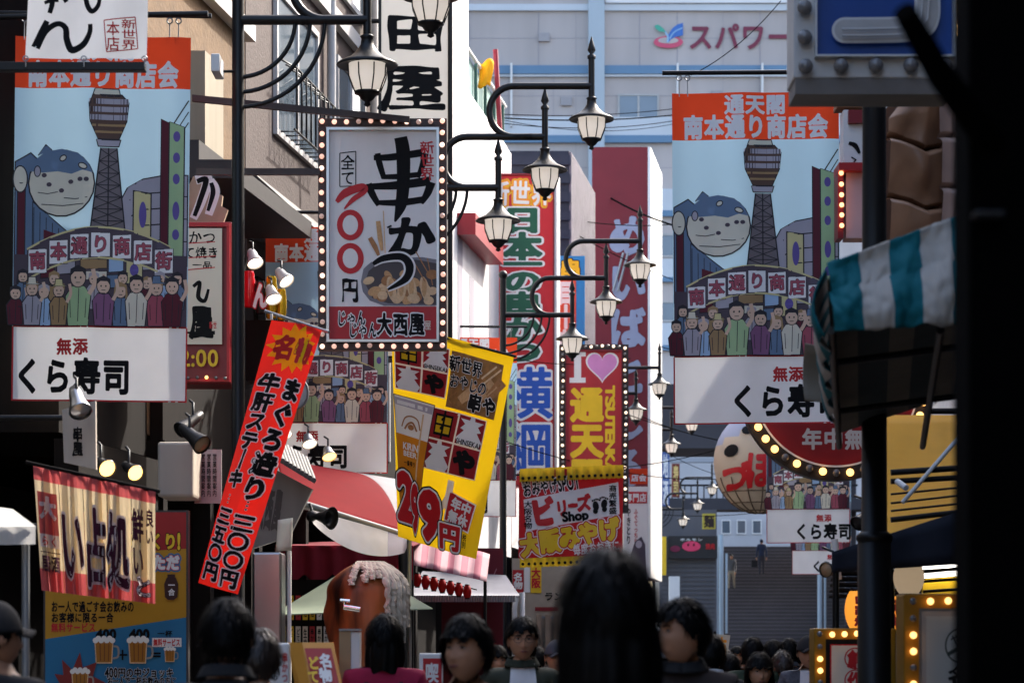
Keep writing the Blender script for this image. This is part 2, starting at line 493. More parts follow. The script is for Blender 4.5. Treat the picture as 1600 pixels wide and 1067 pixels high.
FLw = lambda D, off, z: FL(D, off-.75, z)
bA = building('timber_shop', 'dark timber shop building at the left edge, in front of the fish banner', FLw, 4, 20.3, 3.4, 9.5, dark_wood)
building('dark_corner_shop', 'narrow dark shop building right behind the large left street banner', FL, 20.75, 23.3, 3.4, 9.3, dark_wood)
bB = building('tan_building', 'tan brick building with a white sloping ledge beside the first lamp post', FL, 23.32, 27.0, 3.6, 14, tan)
m = MB(); fbox(m, FL, 23.4, 27, .004, .12, 8.05, 8.22); m.build('ledge', ledge_w, bB)
m = MB(); fbox(m, FL, 23.4, 26.8, .004, .75, 5.95, 6.12); fbox(m, FL, 23.4, 26.8, .004, .45, 6.12, 6.3); m.build('eave', dark_tile, bB)
m = MB(); fbox(m, FL, 24.4, 25.1, .004, .25, 6.4, 7.35); m.build('panel', mat('pale_board', (.3,.26,.19), .7, .25, 5, streak=True), bB)
bC = building('brown_building', 'brown tiled building with grilled white windows between lamp post and skewer sign', FL, 27.05, 36.5, 3.6, 15, brick)
for (d0, d1, z0, z1) in ((28.3,30.5,7.35,9.0),(28.3,30.5,9.8,11.4),(31.6,33.4,7.35,9.0),(31.6,33.4,9.8,11.4)):
    window(bC, FL, d0, d1, z0, z1, z0 < 8)
m = MB(); fbox(m, FL, 27.05, 36.5, .004, .1, 9.32, 9.5); m.build('ledge', ledge_w, bC)
for d in (31.0, 33.7, 34.1, 34.6):
    m = MB(); m.tube([FL(d,.09,4.2), FL(d,.09,14.9)], .055, 8); m.build('drain_pipe', pipe_grey, bC)
m = MB()
m.hexa([FL(27.1,.01,6.0),FL(27.1,1.0,5.75),FL(33.6,1.0,5.75),FL(33.6,.01,6.0),FL(27.1,.01,6.75),FL(27.1,1.0,5.86),FL(33.6,1.0,5.86),FL(33.6,.01,6.75)])
m.build('eave', dark_tile, bC)
bD = building('white_building', 'weathered white building wall rising behind the black-lettered vertical sign', FL, 36.6, 42.4, 3.6, 15.5, white_wall)
m = MB(); fbox(m, FL, 42.405, 47.6, -7, 0, 3.4, 10.9); m.build('lower_wing', white_wall, bD)
m = MB(); fbox(m, FL, 42.405, 47.6, -7, -.9, 0, 3.395); m.build('wing_ground_floor', dark_wood, bD)
m = MB()
for k in range(6): fbox(m, FL, 37.5+k*1.25, 38.0+k*1.25, .003, .006, 4.5, 7.5+1.7*math.sin(k*2.3))
m.build('stain', stain, bD)
m = MB(); fbox(m, FL, 41.2, 44.4, .004, .3, 8.35, 8.7); m.build('red_canopy', mat('deep_red', rgb(140,25,35), .5), bD)
bF = building('low_shop', 'low shop building half hidden behind the red vertical signs', FL, 47.7, 72, 3.6, 8.5, white_wall)
m = MB(); fbox(m, FL, 23.4, 26.9, .004, .12, 3.35, 5.7); m.build('fascia', dark_wood, bB)
m = MB(); fbox(m, FL, 27.1, 36.4, .004, .12, 3.35, 5.6); m.build('fascia', dark_wood, bC)
def storeys(b, F, D0, D1, zs, step=3.2, w=1.5):
    n = max(1, int((D1-D0)/step))
    for z in zs:
        for i in range(n):
            d = D0+(D1-D0)*(i+.5)/n; window(b, F, d-w/2, d+w/2, z, z+1.5)
storeys(bA, FLw, 4.5, 20, (4.6, 7.2))
# roof balustrade, yellow cloth and red mast above the white building
t = thing('roof_railing', 'green mesh railing with white handrail on the white building roof edge', 'railing', FL(45, -.1, 10.9))
m = MB()
for k in range(5): m.tube([FL(42.8+k*1.1,-.1,10.9), FL(42.8+k*1.1,-.1,11.75)], .03, 6)
m.build('post', mat('rail_green', rgb(60,95,85), .6), t)
m = MB(); m.tube([FL(42.6,-.1,11.75), FL(47.5,-.1,11.75)], .04, 6); m.tube([FL(42.6,-.1,11.0), FL(47.5,-.1,11.0)], .04, 6); m.build('handrail', white_paint, t)
m = MB(); fbox(m, FL, 42.7, 47.4, -.17, -.15, 11.05, 11.7); m.build('mesh_panel', mat('green_mesh', rgb(120,150,145), .8, .3, 12), t)
q = P(757, 133, 44.5); m = MB()
m.grid(lambda u, v: P(746+u*22+3*math.sin(v*3+u), 96+v*40+4*math.sin(u*6), 44.3)+Vector((0,.05*math.sin(u*7+v*2),0)), 8, 8)
solo(m, 'yellow_cloth', mat('yellow_cloth', rgb(240,190,30), .8, .15, 8, transl=.3), 'yellow cloth hung out to dry on the green roof railing', 'cloth', solid=.01)
m = MB(); m.tube([P(774,78,45), P(781,205,45)], .045, 8); solo(m, 'red_mast', mat('mast_red', rgb(135,20,40), .5), 'thin red mast standing behind the white building roof', 'mast')
# navy box building and its corrugated flank
navy = mat('navy_cladding', (0.016,0.02,0.04), .6, .3, 4)
t = thing('navy_building', 'navy clad building with corrugated flank behind the red vertical sign', 'building', P(840, 1022, 52)-Vector((0,0,1.6)))
a, b = P(785, 236, 50), P(889, 900, 50); m = MB(); dz = SL*4.6
m.hexa([(a.x,50,0),(b.x,50,0),(b.x+dz,54.6,0),(a.x+dz,54.6,0),(a.x,50,a.z),(b.x,50,a.z),(b.x+dz,54.6,a.z),(a.x+dz,54.6,a.z)]); m.build('wall', navy, t)
m = MB()
for i in range(18):
    z = a.z-.1-i*.36; m.box((a.x-.02, 49.93, z-.18), (b.x+.02, 49.99, z))
m.build('siding', navy, t)
m = MB()
for i in range(30):
    y0 = 50.02+i*.15; x = b.x+SL*(y0-50)
    m.hexa([(x+.004,y0,4),(x+.05,y0,4),(x+.05+.01,y0+.08,4),(x+.004+.01,y0+.08,4),(x+.004,y0,a.z-.02),(x+.05,y0,a.z-.02),(x+.05+.01,y0+.08,a.z-.02),(x+.004+.01,y0+.08,a.z-.02)])
m.build('corrugation', mat('corrugated_grey', (0.2,0.17,0.2), .5, .3, 3, metal=.3), t)

# ------------------------------------------------------------------ right side buildings (mostly unseen; heights shaped to shade the street and pass sun)
rb = mat('right_wall', (0.16,0.13,0.12), .85, .3, 5)
rb2 = mat('right_wall_pale', (0.4,0.37,0.34), .85, .3, 5)
storeys(building('dark_shop_building', 'dark shop building behind the striped awning and black posts', FR, 6, 19.6, 3.6, 14.5, rb), FR, 6, 19.6, (4.6, 7.6, 10.6))
storeys(building('narrow_shop_building', 'narrow shop building beyond the carved brown figure, kept low to pass sun', FR, 19.65, 23.6, 3.6, 11.0, rb), FR, 19.65, 23.6, (4.6, 7.6))
storeys(building('lantern_shop_building', 'building behind the glowing lanterns and navy awning, kept low to pass sun', FR, 23.7, 28.4, 3.6, 8.6, rb), FR, 23.7, 28.4, (5.0,))
storeys(building('yellow_awning_building', 'building behind the yellow awning, its roof lowered to pass sun', FR, 28.5, 34, 3.6, 11.3, rb2), FR, 28.5, 34, (4.6, 7.8))
storeys(building('tall_shop_building', 'taller pale building beyond the yellow awning', FR, 34.05, 37, 3.6, 15, rb2), FR, 34.05, 37, (4.6, 7.6, 10.8))
building('fish_restaurant_building', 'building behind the giant fish lantern, kept low to pass sun', FR, 37.1, 41.5, 3.6, 9.6, rb)
storeys(building('far_shop_building', 'pale building behind the distant hanging fish banner', FR, 41.6, 66, 3.6, 14.5, rb2), FR, 41.6, 66, (4.6, 7.6, 10.6))
building('last_shop_building', 'last building on the street before the wide stairs', FR, 66.1, 98, 3.6, 12, rb)

storeys(building('sky_block_building', 'unseen building added beside and behind the viewer to block low sky', FR, -24, 5.9, 3.6, 11, rb), FR, -24, 5.9, (4.6, 7.6))  # out of view, added to cut low sky light at street level
building('sky_block_timber_building', 'unseen dark timber building added behind the viewer to block low sky', FLw, -24, 3.95, 3.6, 11, dark_wood)  # added opposite, also unseen, to keep low sky light off the street
t = thing('bounce_wall_building', 'unseen beige building added behind the viewer to block sky and bounce sun', 'building', Vector((-5, -45, 0)))  # added out of view: blocks low sky, its sunlit wall bounces warm fill
m = MB(); m.box((-30, -52, 0), (25, -40, 13)); m.build('wall', mat('beige_wall', (.52,.44,.34), .85, .2, 1), t)
for i in range(8):
    for j in range(3):
        m = MB(); m.box((-24+i*5.5, -39.995, 2.2+j*3.6), (-21.4+i*5.5, -39.9, 4.2+j*3.6)); m.build('window', glass_dark, t)

# ------------------------------------------------------------------ spa building closing the street
spa = mat('spa_wall', (0.53,0.475,0.455), .8, .30, .35, streak=True)
spa_l = mat('spa_pale', (0.58,0.62,0.66), .7, .1, .5)
spa_b = mat('spa_blue', (0.13,0.24,0.37), .6, .1, .5)
DS = 140.0
t = thing('spa_building', 'huge lavender grey spa building with blue bands and rooftop lettering closing the street', 'building', P(1010, 1022, DS)-Vector((0,0,1.6)))
mb = board(DS, 12, 560, -160, 1620, 640); mb.build('wall', spa, t)
m = MB()
def band(y0, y1, x0=560, x1=1620, pr=.25, mb=None): a = P(x0,y0,DS); b = P(x1,y1,DS); mb.box((a.x, DS-pr, a.z), (b.x, DS-.003, b.z))
for (y0, y1) in ((104,117),(213,224),(330,339),(434,441),(540,548)): band(y0, y1, mb=m)
m.build('blue_band', spa_b, t)
m = MB()
for (y0, y1) in ((8,18),(117.5,121),(184,212.5),(296,329.5),(405,433.5),(505,539.5)): band(y0, y1, pr=.18, mb=m)
m.build('pale_band', spa_l, t)
m = MB(); band(-160, 640, 919, 944, .6, m); band(-160,640, 660, 690, .6, m); m.build('pilaster', mat('spa_pilaster', (0.42,0.49,0.54), .7, .1, .5), t)
m = MB(); band(-160, 7, 946, 1300, .3, m); m.build('parapet', mat('spa_white', (0.75,0.75,0.76), .7, .06, .5), t)
m = MB()
for x in (842, 1058.5, 1188, 1000): band(18, 104, x-.8, x, .02, m)
for x in (795, 865, 1060, 1187): band(121.5, 184, x-.5, x, .02, m)
m.build('panel_joint', mat('spa_joint', (0.33,0.31,0.35), .8), t)
m = MB()
for x in (799, 1058, 1190): band(102, 200, x-1.6, x+1.6, .5, m)
m.build('downpipe', white_paint, t)
for x, y in ((885,160),(1010,258),(1120,150),(1230,165),(850,60),(985,275),(1062,300),(1170,250)):
    m = MB(); a = P(x, y, DS); m.box((a.x-.3, DS-.16, a.z-.2), (a.x+.3, DS-.004, a.z+.25)); m.build('vent', mat('vent_grey', (.36,.34,.35), .6), t)
m = MB()
for x in (735, 900, 1130, 1250): band(18, 640, x-.35, x, .015, m)
for y in (60, 150, 262, 370, 475): band(y, y+.7, 700, 1320, .012, m)
m.build('seam', mat('spa_joint', (0,0,0)), t)
for (x0, x1, y0, y1) in ((965,1030,147,186),(1085,1150,256,294),(1000,1062,365,402),(1005,1062,470,503)):
    m = MB(); frame(DS-.06, .055, x0, y0, x1, y1, 3, m); a = P((x0+x1)/2-1.5, y0+3, DS); b = P((x0+x1)/2+1.5, y1-3, DS); m.box((a.x, DS-.08, a.z), (b.x, DS-.005, b.z))
    wd = m.build('window', ledge_w, t)
    m = MB(); a = P(x0+3, y0+3, DS); b = P(x1-3, y1-3, DS); m.box((a.x, DS-.04, a.z), (b.x, DS-.006, b.z)); m.build('pane', mat('spa_glass', (0.17,0.22,0.28), .15, .2, .4, spec=.6), wd)
A = Art(); spa_red = mat('spa_red', rgb(120,42,66), .5); A.part('lettering')
A.text('スパワー', 1074, 35, 1238, 80, spa_red, bold=.028, res=40)
A.text('ルド', 1240, 35, 1324, 80, spa_red, bold=.028)
A.part('emblem')
A.ell(1044, 67, 23, 9.5, mat('spa_pink', rgb(205,80,110), .5)); A.ell(1044, 64.5, 16, 5, spa)
A.poly([(1044,68),(1044,56),(1050,46),(1058,40),(1067,37),(1067,57),(1056,59),(1048,63)], mat('spa_logo_blue', rgb(60,110,185), .5))
A.line([(1046,62),(1053,52),(1066,45)], 1.6, mat('spa_sky', rgb(150,190,220), .5), smooth=True)
A.line([(1043,68),(1043,58),(1038,50)], 2.6, mat('spa_sky', (0,0,0)), smooth=True)
A.poly([(1022,42),(1028,40),(1036,46),(1040,52),(1030,51),(1025,47)], mat('spa_green', rgb(70,165,140), .5))
A.build(flat(DS, .05, .02), t)

# ------------------------------------------------------------------ dark deck, lower buildings, stairs
deck = mat('deck_dark', (0.045,0.042,0.05), .8, .3, .6)
t = thing('elevated_deck', 'dark elevated deck crossing behind the giant fish lantern above the stairs', 'bridge', P(1200, 1022, 112)-Vector((0,0,1.6)))
board(112, 5, 985, 600, 1640, 700).build('deck', deck, t)
board(111.5, .4, 985, 715, 1640, 722).build('edge_beam', mat('deck_edge', (.32,.34,.38), .6, .2, .5), t)
m = MB()
for x in (1000, 1330, 1420):
    a = P(x, 700, 113); m.box((a.x-.22, 113, 0), (a.x+.22, 113.5, a.z-.003))
m.build('column', deck, t)
board(111.6, 2.0, 985, 778, 1640, 796).build('walkway', deck, t)
m = MB()
for x in range(1040, 1340, 10): m.tube([P(x, 778, 111.8), P(x, 758, 111.8)], .03, 5)
m.tube([P(1030,758,111.8), P(1340,758,111.8)], .05, 6); m.build('balustrade', black, t)
t = thing('station_block', 'pale block with small windows seen under the dark deck', 'building', P(1200, 1022, 136)-Vector((0,0,1.6)))
board(136, 3, 900, 640, 1640, 870).build('wall', mat('station_wall', (.45,.45,.47), .8, .25, .4), t)
m = MB()
for i in range(14):
    x = 1055+i*24; m2 = MB(); frame(135.95, .045, x, 812, x+15, 834, 1.5, m2); wd = m2.build('window', white_paint, t)
    m3 = MB(); a = P(x+1.5, 813.5, 136); b = P(x+13.5, 832.5, 136); m3.box((a.x, 135.97, a.z), (b.x, 135.996, b.z)); m3.build('pane', glass_dark, wd)
stair = mat('stair_stone', (0.072,0.060,0.060), .85, .2, 1.2)
edge = mat('stair_edge', (0.15,0.128,0.128), .8, .2, 1.2)
m = MB(); fbox(m, FR, 98.5, 126, -9, .3, 0, 9); b_ = solo(m, 'sky_gap_building', rb, 'added dark building flank hiding the bright sky gap beside the wide stairs', 'building')  # added to cover a bright sky gap beside the stairs
m = MB(); NST = 40; z1 = P(0, 854, 124).z
for i in range(NST):
    y = 106+i*18/NST; z = z1*(i+1)/NST; xa = P(1045, 0, 124).x; xb = P(1330, 0, 124).x
    m.box((xa, y, 0), (xb, 126, z-.03) if i == NST-1 else (xb, y+18/NST+.0, z-.03), 0)
    m.box((xa, y-.02, z-.03), (xb, y+18/NST-.021 if i < NST-1 else 134, z), 1)
structure(m, 'stairs', [stair, edge])
for (x, d, lab) in ((1119,107,'pale steel post beside the stairs, nearer the pig sign'),(1127,109,'thin pale steel post on the stairs behind its twin'),(1281,108,'pale steel post on the stairs under the smallest fish banner')):
    t = thing('steel_post', lab, 'post', P(x, 1022, d)-Vector((0,0,1.6)), 'steel posts by the stairs')
    m = MB(); a = P(x, 835, d); m.tube([(a.x, d, 0), a], .1, 8); m.build('post', mat('steel_blue', (.42,.5,.55), .4, .15, 1), t)
    m = MB(); m.tube([(a.x+.22, d, 2.5), (a.x+.22, d, a.z-.8)], .05, 8); m.build('handrail', mat('steel_blue', (0,0,0)), t)
# pig shop beside the stairs
t = thing('pig_restaurant', 'dark eatery with a pink oval sign and shutter beside the stairs', 'shop', P(1085, 1022, 100)-Vector((0,0,1.6)))
board(100.3, 4, 1030, 796, 1120, 1022+64).build('shutter', mat('shutter', (.10,.10,.115), .5, .25, 1, streak=True), t)
m = MB()
for i in range(24): a = P(1034, 878+i*7, 100); b = P(1117, 880+i*7, 100); m.box((a.x, 100.26, a.z), (b.x, 100.299, b.z))
m.build('shutter_rib', mat('shutter_rib', (.06,.06,.07), .5), t)
board(99.9, .35, 1044, 837, 1121, 872).build('sign_board', mat('sign_black', (.014,.014,.016), .5), t)
A = Art(); A.part('emblem'); A.ell(1080, 853, 14.5, 8, mat('pig_pink', rgb(215,60,100), .5)); A.ell(1055, 857, 8, 5, mat('pig_dim', rgb(110,25,60), .6))
A.up(); kb = mat('ink_black', (.006,.006,.007), .6, .1, spec=.12)
for x in (1075, 1084): A.ell(x, 851, 1.4, 2, kb)
A.up(); A.text('ホルモン', 1062, 840.5, 1098, 845, white_paint, bold=.02, res=24); A.text('焼肉', 1102, 848, 1117, 858, mat('ink_red', rgb(190,20,30), .5, .08), bold=.02, res=24)
A.build(flat(99.9, .02, .008), t)
board(99.5, .3, 1033, 838, 1041, 898).build('yellow_sign', mat('sign_yellow', rgb(235,190,30), .5), t)
board(98, .4, 1046, 900, 1062, 962).build('notice_board', white_paint, t)

for (x0, y0, x1, y1, d, cm, tx, tc, lab) in ((1034,706,1046,790,92,(60,90,150),'地酒',(230,230,230),'narrow blue upright sign beside the white tower edge'),(1050,724,1062,776,94,(120,45,30),'寿司',(235,200,120),'small brown upright sign next to the blue one'),(1098,802,1118,826,98,(190,170,60),'麺',(40,20,10),'small yellow square sign above the pig sign'),(1290,760,1302,830,70,(180,40,40),'お土産',(240,240,230),'narrow red upright sign far behind the smallest banner')):
    t = thing('upright_sign', lab, 'sign', P((x0+x1)/2, y1, d)); board(d, .3, x0, y0, x1, y1).build('panel', mat('far_%d%d%d' % cm, rgb(*cm), .5, .2, 2), t)
    A = Art(); A.part('lettering'); A.text(tx, x0+1.5, y0+2, x1-1.5, y1-2, mat('fart_%d%d%d' % tc, rgb(*tc), .5), bold=.03, vert=True, res=24); A.build(flat(d, .01, .003), t)
# ------------------------------------------------------------------ sign materials
ink = mat('ink_black', (0.006,0.006,0.007), .6, .1, spec=.12)
paper = mat('sign_white', (0.80,0.775,0.755), .45, .14, 3, streak=True)
cream = mat('sign_cream', (0.72,0.64,0.52), .5, .08, 3)
red = mat('sign_red', rgb(178,24,34), .45, .1, 4)
red_d = mat('sign_dark_red', rgb(128,22,34), .45, .15, 4)
yel = mat('sign_yellow', rgb(235,190,30), .5)
txt_red = mat('ink_red', rgb(190,20,30), .5, .08)
c_wh = mat('cloth_white', (0.84,0.83,0.82), .85, .06, 5, transl=.14)
c_or = mat('cloth_orange', rgb(216,68,30), .85, .1, 5, transl=.10); c_pw = mat('print_white', (.86,.85,.84), .8, .04, 5)
c_sky = mat('cloth_sky_blue', rgb(172,206,224), .85, .06, 2, transl=.13)
c_pk = mat('print_rose', rgb(170,85,100), .8, .1); c_ln = mat('print_line', (0.03,0.028,0.035), .8, .05)
c_dk = mat('print_dark', rgb(84,74,84), .8, .15, 8); c_gr = mat('print_grey', rgb(175,170,180), .8); c_cr = mat('print_cream', rgb(225,220,200), .8)
c_bl = mat('print_steel_blue', rgb(105,128,155), .8); c_mr = mat('print_maroon', rgb(95,35,48), .8); c_lg = mat('print_light_green', rgb(170,200,150), .8)
c_pu = mat('print_purple', rgb(105,90,160), .8); c_ye = mat('print_pale_yellow', rgb(215,205,150), .8); c_br = mat('print_brown', rgb(165,135,95), .8)
c_sk = mat('print_skin', rgb(222,190,165), .8); c_vi = mat('print_violet', rgb(140,95,130), .8); c_lb = mat('print_light_blue', rgb(165,195,225), .8)
c_tw = mat('print_tower', rgb(120,112,115), .8); c_tb = mat('print_tower_brown', rgb(95,72,62), .8)
bulb_on = mat('bulb_lit', (1.0,0.50,0.37), .3, 0, emit=.36)
bulb_am = mat('bulb_amber', (1.0,0.5,0.14), .3, 0, emit=.8)
bulb_off = mat('bulb_unlit', (0.16,0.15,0.15), .15, .3, 20, spec=.7)

bulb_mid = mat('bulb_soft', (.9,.50,.38), .3, 0, emit=.22); bulb_hot = mat('bulb_hot', (1,.62,.46), .3, 0, emit=.5)
bulb_dim = mat('bulb_dim', (.55,.36,.30), .3, 0, emit=.12)
_BM = {}
def bulbs(parent, pts, D, r, lit, dark=(), y=-.02, name='bulb'):
    """one mesh per bulb (shared data), a short socket and a globe"""
    o0 = origin_of(parent)
    for i, (x, yy) in enumerate(pts):
        off = (i in dark) if not callable(dark) else dark(i)
        alt = lit
        if not off and lit is bulb_on: alt = (bulb_on, bulb_on, bulb_dim, bulb_mid, bulb_on, bulb_mid, bulb_on, bulb_hot)[(i*i*3+i*5+i//4) % 8]
        key = (round(r, 4), off, alt)
        if key not in _BM:
            m = MB(); m.ball((0,-r*.7,0), r, 10); m.lathe((0,0,0), [(r*.55,0),(r*.6,r*.4)], 8, axis='Y')
            me_o = m.build(name, bulb_off if off else key[2]); _BM[key] = me_o.data; bpy.data.objects.remove(me_o)
        o = bpy.data.objects.new(name, _BM[key]); COL.objects.link(o); o.parent = parent
        o.location = P(x+.9*math.sin(i*12.9), yy+.9*math.sin(i*7.3), D)+Vector((0, y, 0))-o0
def ring_pts(x0, y0, x1, y1, nx, ny):
    top = [(x0+(x1-x0)*i/nx, y0) for i in range(nx+1)]; rt = [(x1, y0+(y1-y0)*i/ny) for i in range(1, ny)]
    bt = [(x1-(x1-x0)*i/nx, y1) for i in range(nx+1)]; lf = [(x0, y1-(y1-y0)*i/ny) for i in range(1, ny)]
    return top+rt+bt+lf

# ------------------------------------------------------------------ the six hanging association banners
BS = 1.4/278.0                                 # metres per template unit; banner is 278 x 551 units
def _rip(a): return .016*math.sin(a*.043)+.010*math.sin(a*.021+1.0)+.006*math.sin(a*.09+.4)
def ripple(a, b):                              # straight between the cuts, so every printed layer bends alike
    k = math.floor(a/11.0); t = a/11.0-k
    return _rip(k*11)*(1-t)+_rip(k*11+11)*t+.00006*b
def townsfolk(A, x, y, s, coat, hair, hat=None):
    A.opoly([(x-11*s,y),(x-14*s,y-30*s),(x-7*s,y-40*s),(x+7*s,y-40*s),(x+14*s,y-30*s),(x+11*s,y)], coat, c_ln, 1.6)
    A.line([(x+1*s,y-38*s),(x,y-4*s)], 1.2, c_ln); A.line([(x-9*s,y-28*s),(x-8*s,y-8*s)], 1.1, c_ln); A.line([(x+9*s,y-28*s),(x+8*s,y-8*s)], 1.1, c_ln)
    A.oell(x, y-49*s, 8.5*s, 10*s, c_sk, c_ln, 1.4)
    A.poly([(x-9*s,y-50*s),(x-8.5*s,y-58*s),(x,y-62*s),(x+8.5*s,y-58*s),(x+9*s,y-49*s),(x+5*s,y-55*s),(x-4*s,y-55*s)], hair)
    if (int(x*3+y) % 4) == 1: A.poly([(x-9*s,y-56*s),(x-11*s,y-38*s),(x-7*s,y-36*s),(x-7*s,y-52*s)], hair); A.poly([(x+9*s,y-56*s),(x+7*s,y-52*s),(x+7*s,y-36*s),(x+11*s,y-38*s)], hair)
    if (int(x*5+y) % 5) == 2: A.line([(x+12*s,y-32*s),(x+18*s,y-44*s),(x+16*s,y-58*s)], 4.5*s, c_sk, smooth=True)
    if hat: A.opoly([(x-13*s,y-55*s),(x-6*s,y-57*s),(x-5*s,y-65*s),(x+5*s,y-65*s),(x+6*s,y-57*s),(x+13*s,y-55*s)], hat, c_ln, 1.2)
    A.up(); A.ell(x-3*s, y-49*s, 1*s, 1.3*s, c_ln, 8); A.ell(x+3*s, y-49*s, 1*s, 1.3*s, c_ln, 8, 0); A.line([(x-2.5*s,y-44*s),(x+2.5*s,y-44*s)], 1, c_ln)
def banner_art(mirror):
    A = Art(cell=11); A.layer = 0
    A.part('cloth'); A.rect(0, 437, 278, 551, c_wh, 0)
    A.part('header'); A.rect(0, 0, 278, 78, c_or, 0)
    A.part('picture'); A.rect(0, 78, 278, 437, c_sky, 0); A.layer = 2
    # right hand street: grey curved block, tall green board, yellow board
    A.opoly([(168,345),(168,250),(180,228),(205,214),(240,208),(276,208),(276,345)], c_gr, c_ln, 2)
    for k in range(4): A.line([(184+k*3,246+k*24),(205,236+k*24),(236,234+k*24)], 2, c_ln)
    for k in range(3): A.line([(240,240+k*34),(276,240+k*34)], 1.6, c_ln)
    A.opoly([(190,310),(190,232),(218,236),(218,315)], c_ye, c_ln, 2.2); A.up(); A.ell(205,268,6,20,c_pu)
    A.line([(247,140),(276,95)], 2, c_ln); A.line([(252,150),(276,112)], 1.6, c_ln); A.line([(262,150),(276,128)], 1.6, c_ln)
    A.opoly([(233,335),(233,124),(246,130),(246,345)], c_mr, c_ln, 1.6); A.opoly([(246,128),(270,136),(270,330),(246,345)], c_lg, c_ln, 2)
    A.up()
    for k, yy in enumerate((150,182,214,262,298)): A.ell(258, yy, 5.5, 8 if k != 3 else 14, c_pu, up=0)
    # tower
    A.poly([(138,168),(163,168),(178,300),(122,300)], c_tw)
    for k in range(7):
        y0, y1 = 170+k*18, 188+k*18; wl = lambda y: 138-(y-168)*.12; wr = lambda y: 163+(y-168)*.115
        A.line([(wl(y0),y0),(wr(y1),y1)], 1.3, c_ln); A.line([(wr(y0),y0),(wl(y1),y1)], 1.3, c_ln); A.line([(wl(y1),y1),(wr(y1),y1)], 1.4, c_ln)
    A.line([(138,168),(122,300)], 2.2, c_ln); A.line([(163,168),(178,300)], 2.2, c_ln); A.line([(150,168),(150,300)], 2, c_ln)
    A.opoly([(128,79),(165,79),(168,90),(124,90)], c_cr, c_ln, 1.6)
    A.opoly([(119,100),(126,88),(170,88),(181,100),(178,128),(166,155),(134,155),(121,128)], c_tb, c_ln, 2)
    for yy, x0, x1 in ((98,119,181),(110,120,180),(122,121,179)):
        A.line([(x0,yy),(x1,yy)], 8, c_gr); A.up()
        n = 12
        for k in range(n): A.line([(x0+(x1-x0)*(k+.5)/n, yy-4),(x0+(x1-x0)*(k+.5)/n, yy+4)], 1.4, c_ln, up=0)
    for yy, x0, x1 in ((134,124,176),(144,129,171)): A.line([(x0,yy),(x1,yy)], 3.4, c_br)
    A.opoly([(131,156),(169,156),(166,166),(134,166)], c_gr, c_ln, 1.6)
    # left hand blocks
    A.opoly([(2,350),(2,190),(26,176),(42,190),(42,350)], c_bl, c_ln, 1.8); A.opoly([(6,350),(6,222),(18,222),(18,350)], c_mr, c_ln, 1.6)
    A.opoly([(30,330),(30,250),(92,300),(92,330)], c_bl, c_ln, 1.6)
    for k in range(5): A.line([(32+k*10,258+k*8),(32+k*10,330)], 1.2, c_ln)
    A.poly([(48,330),(48,292),(92,306),(92,330)], c_mr)
    # puffer fish lantern in the picture
    A.oell(10, 216, 11, 20, c_cr, c_ln, 2)
    A.oell(76, 222, 53, 50, c_cr, c_ln, 2.4)
    A.poly([(26,204),(34,186),(50,174),(76,170),(102,176),(118,190),(126,206),(110,202),(92,208),(70,204),(46,206)], c_bl)
    A.poly([(38,180),(50,164),(60,172)], c_bl); A.line([(38,180),(50,164),(60,172)], 1.8, c_ln)
    A.oell(78, 184, 5.5, 4, c_cr, c_ln, 1.8, rot=-30); A.oell(110, 196, 7, 4, c_cr, c_ln, 1.8, rot=20); A.oell(37, 204, 5, 8, c_gr, c_ln, 1.6)
    A.up()
    for x, yy in ((56,224),(91,220),(76,233),(106,216),(116,216),(48,210)): A.ell(x, yy, 4.2, 3.4, c_dk, 12, 0)
    for yy, x0, x1 in ((236,38,70),(244,80,118),(254,44,112)): A.line([(x0,yy),((x0+x1)/2,yy+2),(x1,yy-1)], 1.2, c_ln, up=.3)
    # street below
    A.rect(1.5, 330, 276.5, 437, c_dk)
    A.opoly([(60,305),(170,290),(200,300),(200,318),(60,318)], c_lb, c_ln, 1.4)
    for (x0,y0,x1,y1,mm) in ((70,342,100,360,c_gr),(108,338,150,352,c_br),(152,334,176,356,c_lb),(180,336,206,372,c_ye),(44,346,66,366,c_mr),(112,356,150,368,c_cr),(206,340,250,352,c_gr),(150,360,178,380,c_bl)):
        A.opoly([(x0,y0),(x1,y0-2),(x1,y1-2),(x0,y1)], mm, c_ln, 1.4)
    A.up(); A.ell(193, 352, 7, 9, c_pu)
    # arched street sign
    arch = lambda x: 288+34*((x-140)/118.)**2
    pts = [(22+k*19, arch(22+k*19)) for k in range(13)]
    A.poly([(x, y) for x, y in pts]+[(x, y+46) for x, y in reversed(pts)], c_dk); A.line(pts, 3, c_ye); A.line([(x, y+46) for x, y in pts], 3, c_ye)
    LA = A.layer
    for i, ch in enumerate('南本通り商店街'):
        A.layer = LA; x = 24+i*33.5; y = arch(x+14)
        A.opoly([(x,y+9),(x+30,y+8),(x+30,y+44),(x,y+45)], c_pw, c_ln, 1)
        A.text(ch, x+1, y+11, x+29, y+39, c_pk, bold=.03, out=c_ln, outw=.022, res=34, jig=4)
        A.up()
    rnd = random.Random(5)
    L0 = A.layer
    for i_, (x, s, cm) in enumerate(((18,.9,c_bl),(66,.8,c_br),(128,.8,c_gr),(176,.85,c_dk),(212,.85,c_mr),(236,.8,c_lb),(262,.8,c_bl))): A.layer = L0; townsfolk(A, x+(i_*7) % 5-2, 412+(i_*5) % 7-3, s*(1.12+.06*((i_*3) % 4-1.5)), cm, (c_ln, c_br, c_gr)[i_ % 3])
    L0 = A.layer+1
